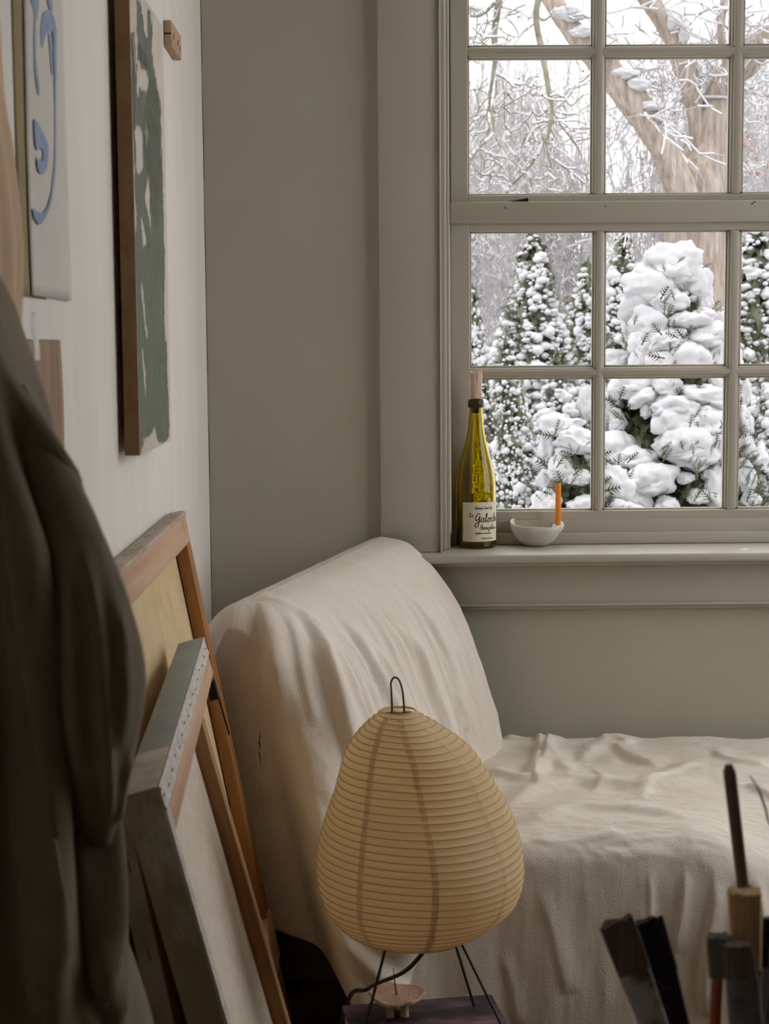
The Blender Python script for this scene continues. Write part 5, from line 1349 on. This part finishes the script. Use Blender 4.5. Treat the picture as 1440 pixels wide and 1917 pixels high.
for Y, s in ((14.4, .95), (17.2, 1.0), (20.2, 1.12), (23.8, 1.3), (28.2, 1.5), (33.6, 1.75), (39.8, 2.0)):
    X0, X1 = P(560, 700, Y)[0], P(1580, 700, Y)[0]; step = 2.56 * s
    x = X0 + rg.uniform(-.4, .5) * step
    while x < X1 + .4 * step:
        t = (x, Y + rg.uniform(-.1, .1)); x += step * rg.uniform(1.0, 1.1)
        j = k % 4; o = bts[j] if j not in used else copy_tree(bts[j]); used.add(j); k += 1
        o.location = (t[0], t[1], ZG + .01); o.scale = (s, s, s * rg.uniform(.92, 1.1)); o.rotation_euler = (0, 0, rg.uniform(0, 6.28))
        o['label'] = 'leafless snow-frosted tree in the far thicket behind the evergreens'
def limb(pts, Y, parent, m, name, k=14, bump=.06, dY=None):
    q = np.array([(*P(x, y, Y + (dY[i] if dY else 0)), w * Y / F / 2) for i, (x, y, w) in enumerate(pts)])
    q = catmull(q, 10); n = len(q)
    t = np.gradient(q[:, :3], axis=0); t /= np.linalg.norm(t, axis=1)[:, None]
    a = np.cross(t, np.array((0, 1.0, 0))); a /= np.linalg.norm(a, axis=1)[:, None]; b = np.cross(t, a)
    th_ = np.linspace(0, 2 * math.pi, k, endpoint=False)
    V = q[:, None, :3] + q[:, 3][:, None, None] * (np.cos(th_)[None, :, None] * a[:, None] + np.sin(th_)[None, :, None] * b[:, None])
    V = V.reshape(-1, 3); dirv = V - np.repeat(q[:, :3], k, 0)
    V = V + dirv * (bump * 3 * fbm(V * np.array((9, 9, 3)), 3))[:, None]
    mk(name, V, grid_faces(n, k, True), m, parent)
    return q
def twigs_from(q, n, rg, L, r, maxd, droop, down=False):
    S = []
    for _ in range(n):
        i = rg.integers(2, len(q) - 1); p = q[i, :3]; d = rg.normal(size=3); d[1] *= .6
        if down: d[2] = -abs(d[2]) * .8
        d /= np.linalg.norm(d)
        grow(S, p, d, r * rg.uniform(.6, 1.2), L * rg.uniform(.6, 1.2), 1, rg, droop=droop, maxd=maxd, wig=.26, up=0)
    return S
def add_twigs(S, root, m, rmin=.003, snow=.006, keep=.6, seed=0):
    S = np.array(S); S[:, 6:8] = np.maximum(S[:, 6:8], rmin)
    V, Fc = seg_tubes(S, 4); mk('twigs', V, Fc, m, root)
    V, Fc = seg_tubes(snow_segs(S, snow, keep, seed), 4); mk('twig_snow', V, Fc, snow_m, root)
# big forked tree
BYt = 10.0; rg = np.random.default_rng(77)
bt = thing('forked_tree', 'large old forked tree with pinkish brown bark and snow in its crotch', 'tree', P(1305, 1600, BYt) * np.array((1, 1, 0)) + np.array((0, 0, ZG)))
tr1 = limb([(1300, 1250, 130), (1300, 800, 122), (1300, 500, 116), (1302, 400, 118), (1308, 345, 110), (1326, 270, 74), (1344, 200, 66), (1372, 140, 58), (1420, 90, 50), (1480, 30, 44), (1540, -60, 36)], BYt, bt, bark_m, 'trunk', 20)
tr2 = limb([(1290, 400, 60), (1272, 345, 56), (1246, 290, 50), (1214, 232, 54), (1182, 186, 58), (1146, 140, 52), (1100, 90, 44), (1060, 40, 40), (1010, -40, 34)], BYt - .15, bt, bark_m, 'limb', 16)
tr3 = limb([(1312, 390, 50), (1306, 300, 34), (1302, 230, 28), (1296, 180, 36), (1284, 130, 44), (1266, 80, 42), (1236, 30, 36), (1200, -20, 32), (1160, -90, 28)], BYt - .05, bt, bark_m, 'limb', 16)
tr4 = limb([(1352, 170, 22), (1362, 120, 20), (1350, 60, 16), (1360, -30, 14)], BYt, bt, bark_m, 'limb', 12)
for (x, y, rx, ry, dy) in ((1282, 322, 22, 34, .05), (1270, 285, 18, 22, .1), (1290, 352, 14, 16, .0), (1330, 190, 18, 34, .1), (1335, 150, 16, 24, .15), (1328, 228, 14, 18, .1), (1222, 200, 20, 10, -.2), (1196, 160, 22, 14, -.2), (1170, 140, 22, 12, -.2), (1262, 40, 12, 22, -.1), (1280, 70, 10, 16, -.1), (1135, 100, 20, 14, -.2), (1090, 60, 20, 12, -.2), (1075, 30, 20, 14, -.2), (1400, 80, 16, 16, 0.1), (1390, 118, 12, 14, 0.1), (1240, 222, 14, 9, -.2)):
    o = bpy.data.objects.new('snow_clump', LUMPS[int(x) % 7]); COL.objects.link(o); o.parent = bt
    q = P(x, y, BYt + dy - .03); o.location = (q - np.array(bt.location)).tolist(); s = BYt / F; o.scale = (rx * s, rx * s * .8, ry * s)
S = []
for q in (tr1, tr2, tr3, tr4): S += twigs_from(q[len(q) // 3:], 5, rg, .5, .007, 3, 0.0)
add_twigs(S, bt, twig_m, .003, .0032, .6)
lv = []
for _ in range(18):
    q = P(rg.uniform(1383, 1440), rg.uniform(190, 330), BYt - .4 + rg.normal() * .2); lv.append(q)
V, Fc = merge_blobs(np.array(lv), np.array((.008, .005, .012)) * rg.uniform(.5, 1.5, (len(lv), 3)), ICO1, 3, .4)
mk('dry_leaves', V, Fc, leafr_m, bt)
# two drooping branches of a nearer tree, upper left panes
YN = 7.2
db = thing('drooping_branch', 'thin mossy branches hanging down across the upper left panes', 'branch', P(1015, -250, YN))
S = []; rg = np.random.default_rng(90)
def seg_poly(pts, Y, r0, r1):
    q = catmull(np.array([P(x, y, Y) for x, y in pts]), 6); n = len(q); rr = np.linspace(r0, r1, n)
    return q, [(*q[i], *q[i + 1], rr[i], rr[i + 1]) for i in range(n - 1)]
b1 = limb([(940, -120, 14), (934, 0, 13), (926, 60, 12), (927, 110, 10), (920, 160, 6), (916, 195, 5)], YN, db, branch_m, 'bough', 10, .04)
b2 = limb([(1040, -160, 16), (1012, -20, 13), (1004, 30, 12), (1010, 75, 11), (1020, 125, 10), (1028, 170, 9), (1034, 205, 8), (1028, 245, 7), (1020, 266, 5)], YN - .1, db, branch_m, 'bough', 10, .04)
for pts, a, b in (
        ([(916, 170), (917, 200), (923, 225), (924, 250), (900, 275), (885, 295), (876, 320)], .005, .003), ([(929, 150), (928, 180), (922, 200), (926, 218), (923, 240)], .004, .003),
        ([(930, 140), (945, 148), (958, 160), (968, 165), (980, 166)], .004, .002), ([(940, 150), (944, 170), (948, 178)], .003, .002), ([(917, 180), (898, 200), (893, 220), (893, 230), (878, 250)], .004, .002),
        ([(897, 278), (902, 300), (900, 330), (905, 345), (890, 360)], .003, .002), ([(893, 280), (880, 300), (890, 320), (893, 350)], .003, .002),
        ([(1020, 266), (1000, 300), (975, 330), (955, 350), (944, 370), (936, 395)], .0075, .004), ([(1022, 262), (1026, 290), (1032, 310), (1030, 320), (1016, 335), (1002, 336)], .004, .003),
        ([(1034, 206), (1052, 236), (1072, 262), (1084, 280), (1090, 300)], .006, .003), ([(1080, 264), (1104, 260), (1125, 258)], .003, .002), ([(1032, 296), (1054, 312), (1078, 330), (1104, 352)], .004, .002),
        ([(985, 318), (994, 336), (998, 362)], .003, .002), ([(1034, 184), (1055, 182), (1070, 198), (1090, 180), (1110, 175)], .003, .002), ([(1030, 200), (1012, 217), (1000, 212), (996, 202)], .003, .002),
        ([(1022, 228), (1010, 230), (996, 234)], .003, .002), ([(880, 30), (896, 30), (910, 22), (926, 5)], .006, .008), ([(911, 22), (913, 42), (907, 60), (915, 70), (940, 70), (955, 78)], .004, .002), ([(894, 32), (892, 60), (890, 80)], .003, .002),
        ([(928, 45), (942, 60), (964, 70)], .002, .0015), ([(1004, 30), (1020, 38), (1034, 25), (1042, 14)], .005, .003), ([(1004, 35), (994, 34), (988, 40)], .003, .002)):
    q, s_ = seg_poly(pts, YN + rg.uniform(-.1, .1), a, b); S += s_
    for _ in range(2): 
        i = rg.integers(2, len(q) - 1); d = rg.normal(size=3); d[2] -= .3; d /= np.linalg.norm(d); grow(S, q[i], d, .0025, .14, 3, rg, droop=.05, maxd=4, wig=.3, up=0)
add_twigs(S, db, branch_m, .0022, .0035, .45)
for (x, y, rx, ry) in ((890, 20, 18, 10), (1050, 26, 16, 12), (1070, 20, 14, 10)):
    o = bpy.data.objects.new('snow_clump', LUMPS[int(x) % 7]); COL.objects.link(o); o.parent = db
    q = P(x, y, YN - .02); o.location = (q - np.array(db.location)).tolist(); s = YN / F; o.scale = (rx * s, rx * s * .6, ry * s)

# loose matter that nobody could count
for o in bpy.data.objects:
    if o.name.split('.')[0] in ('foliage', 'foliage_core', 'snow', 'branches', 'branch_snow', 'twigs', 'twig_snow', 'dry_leaves', 'sprigs'):
        o['kind'] = 'stuff'
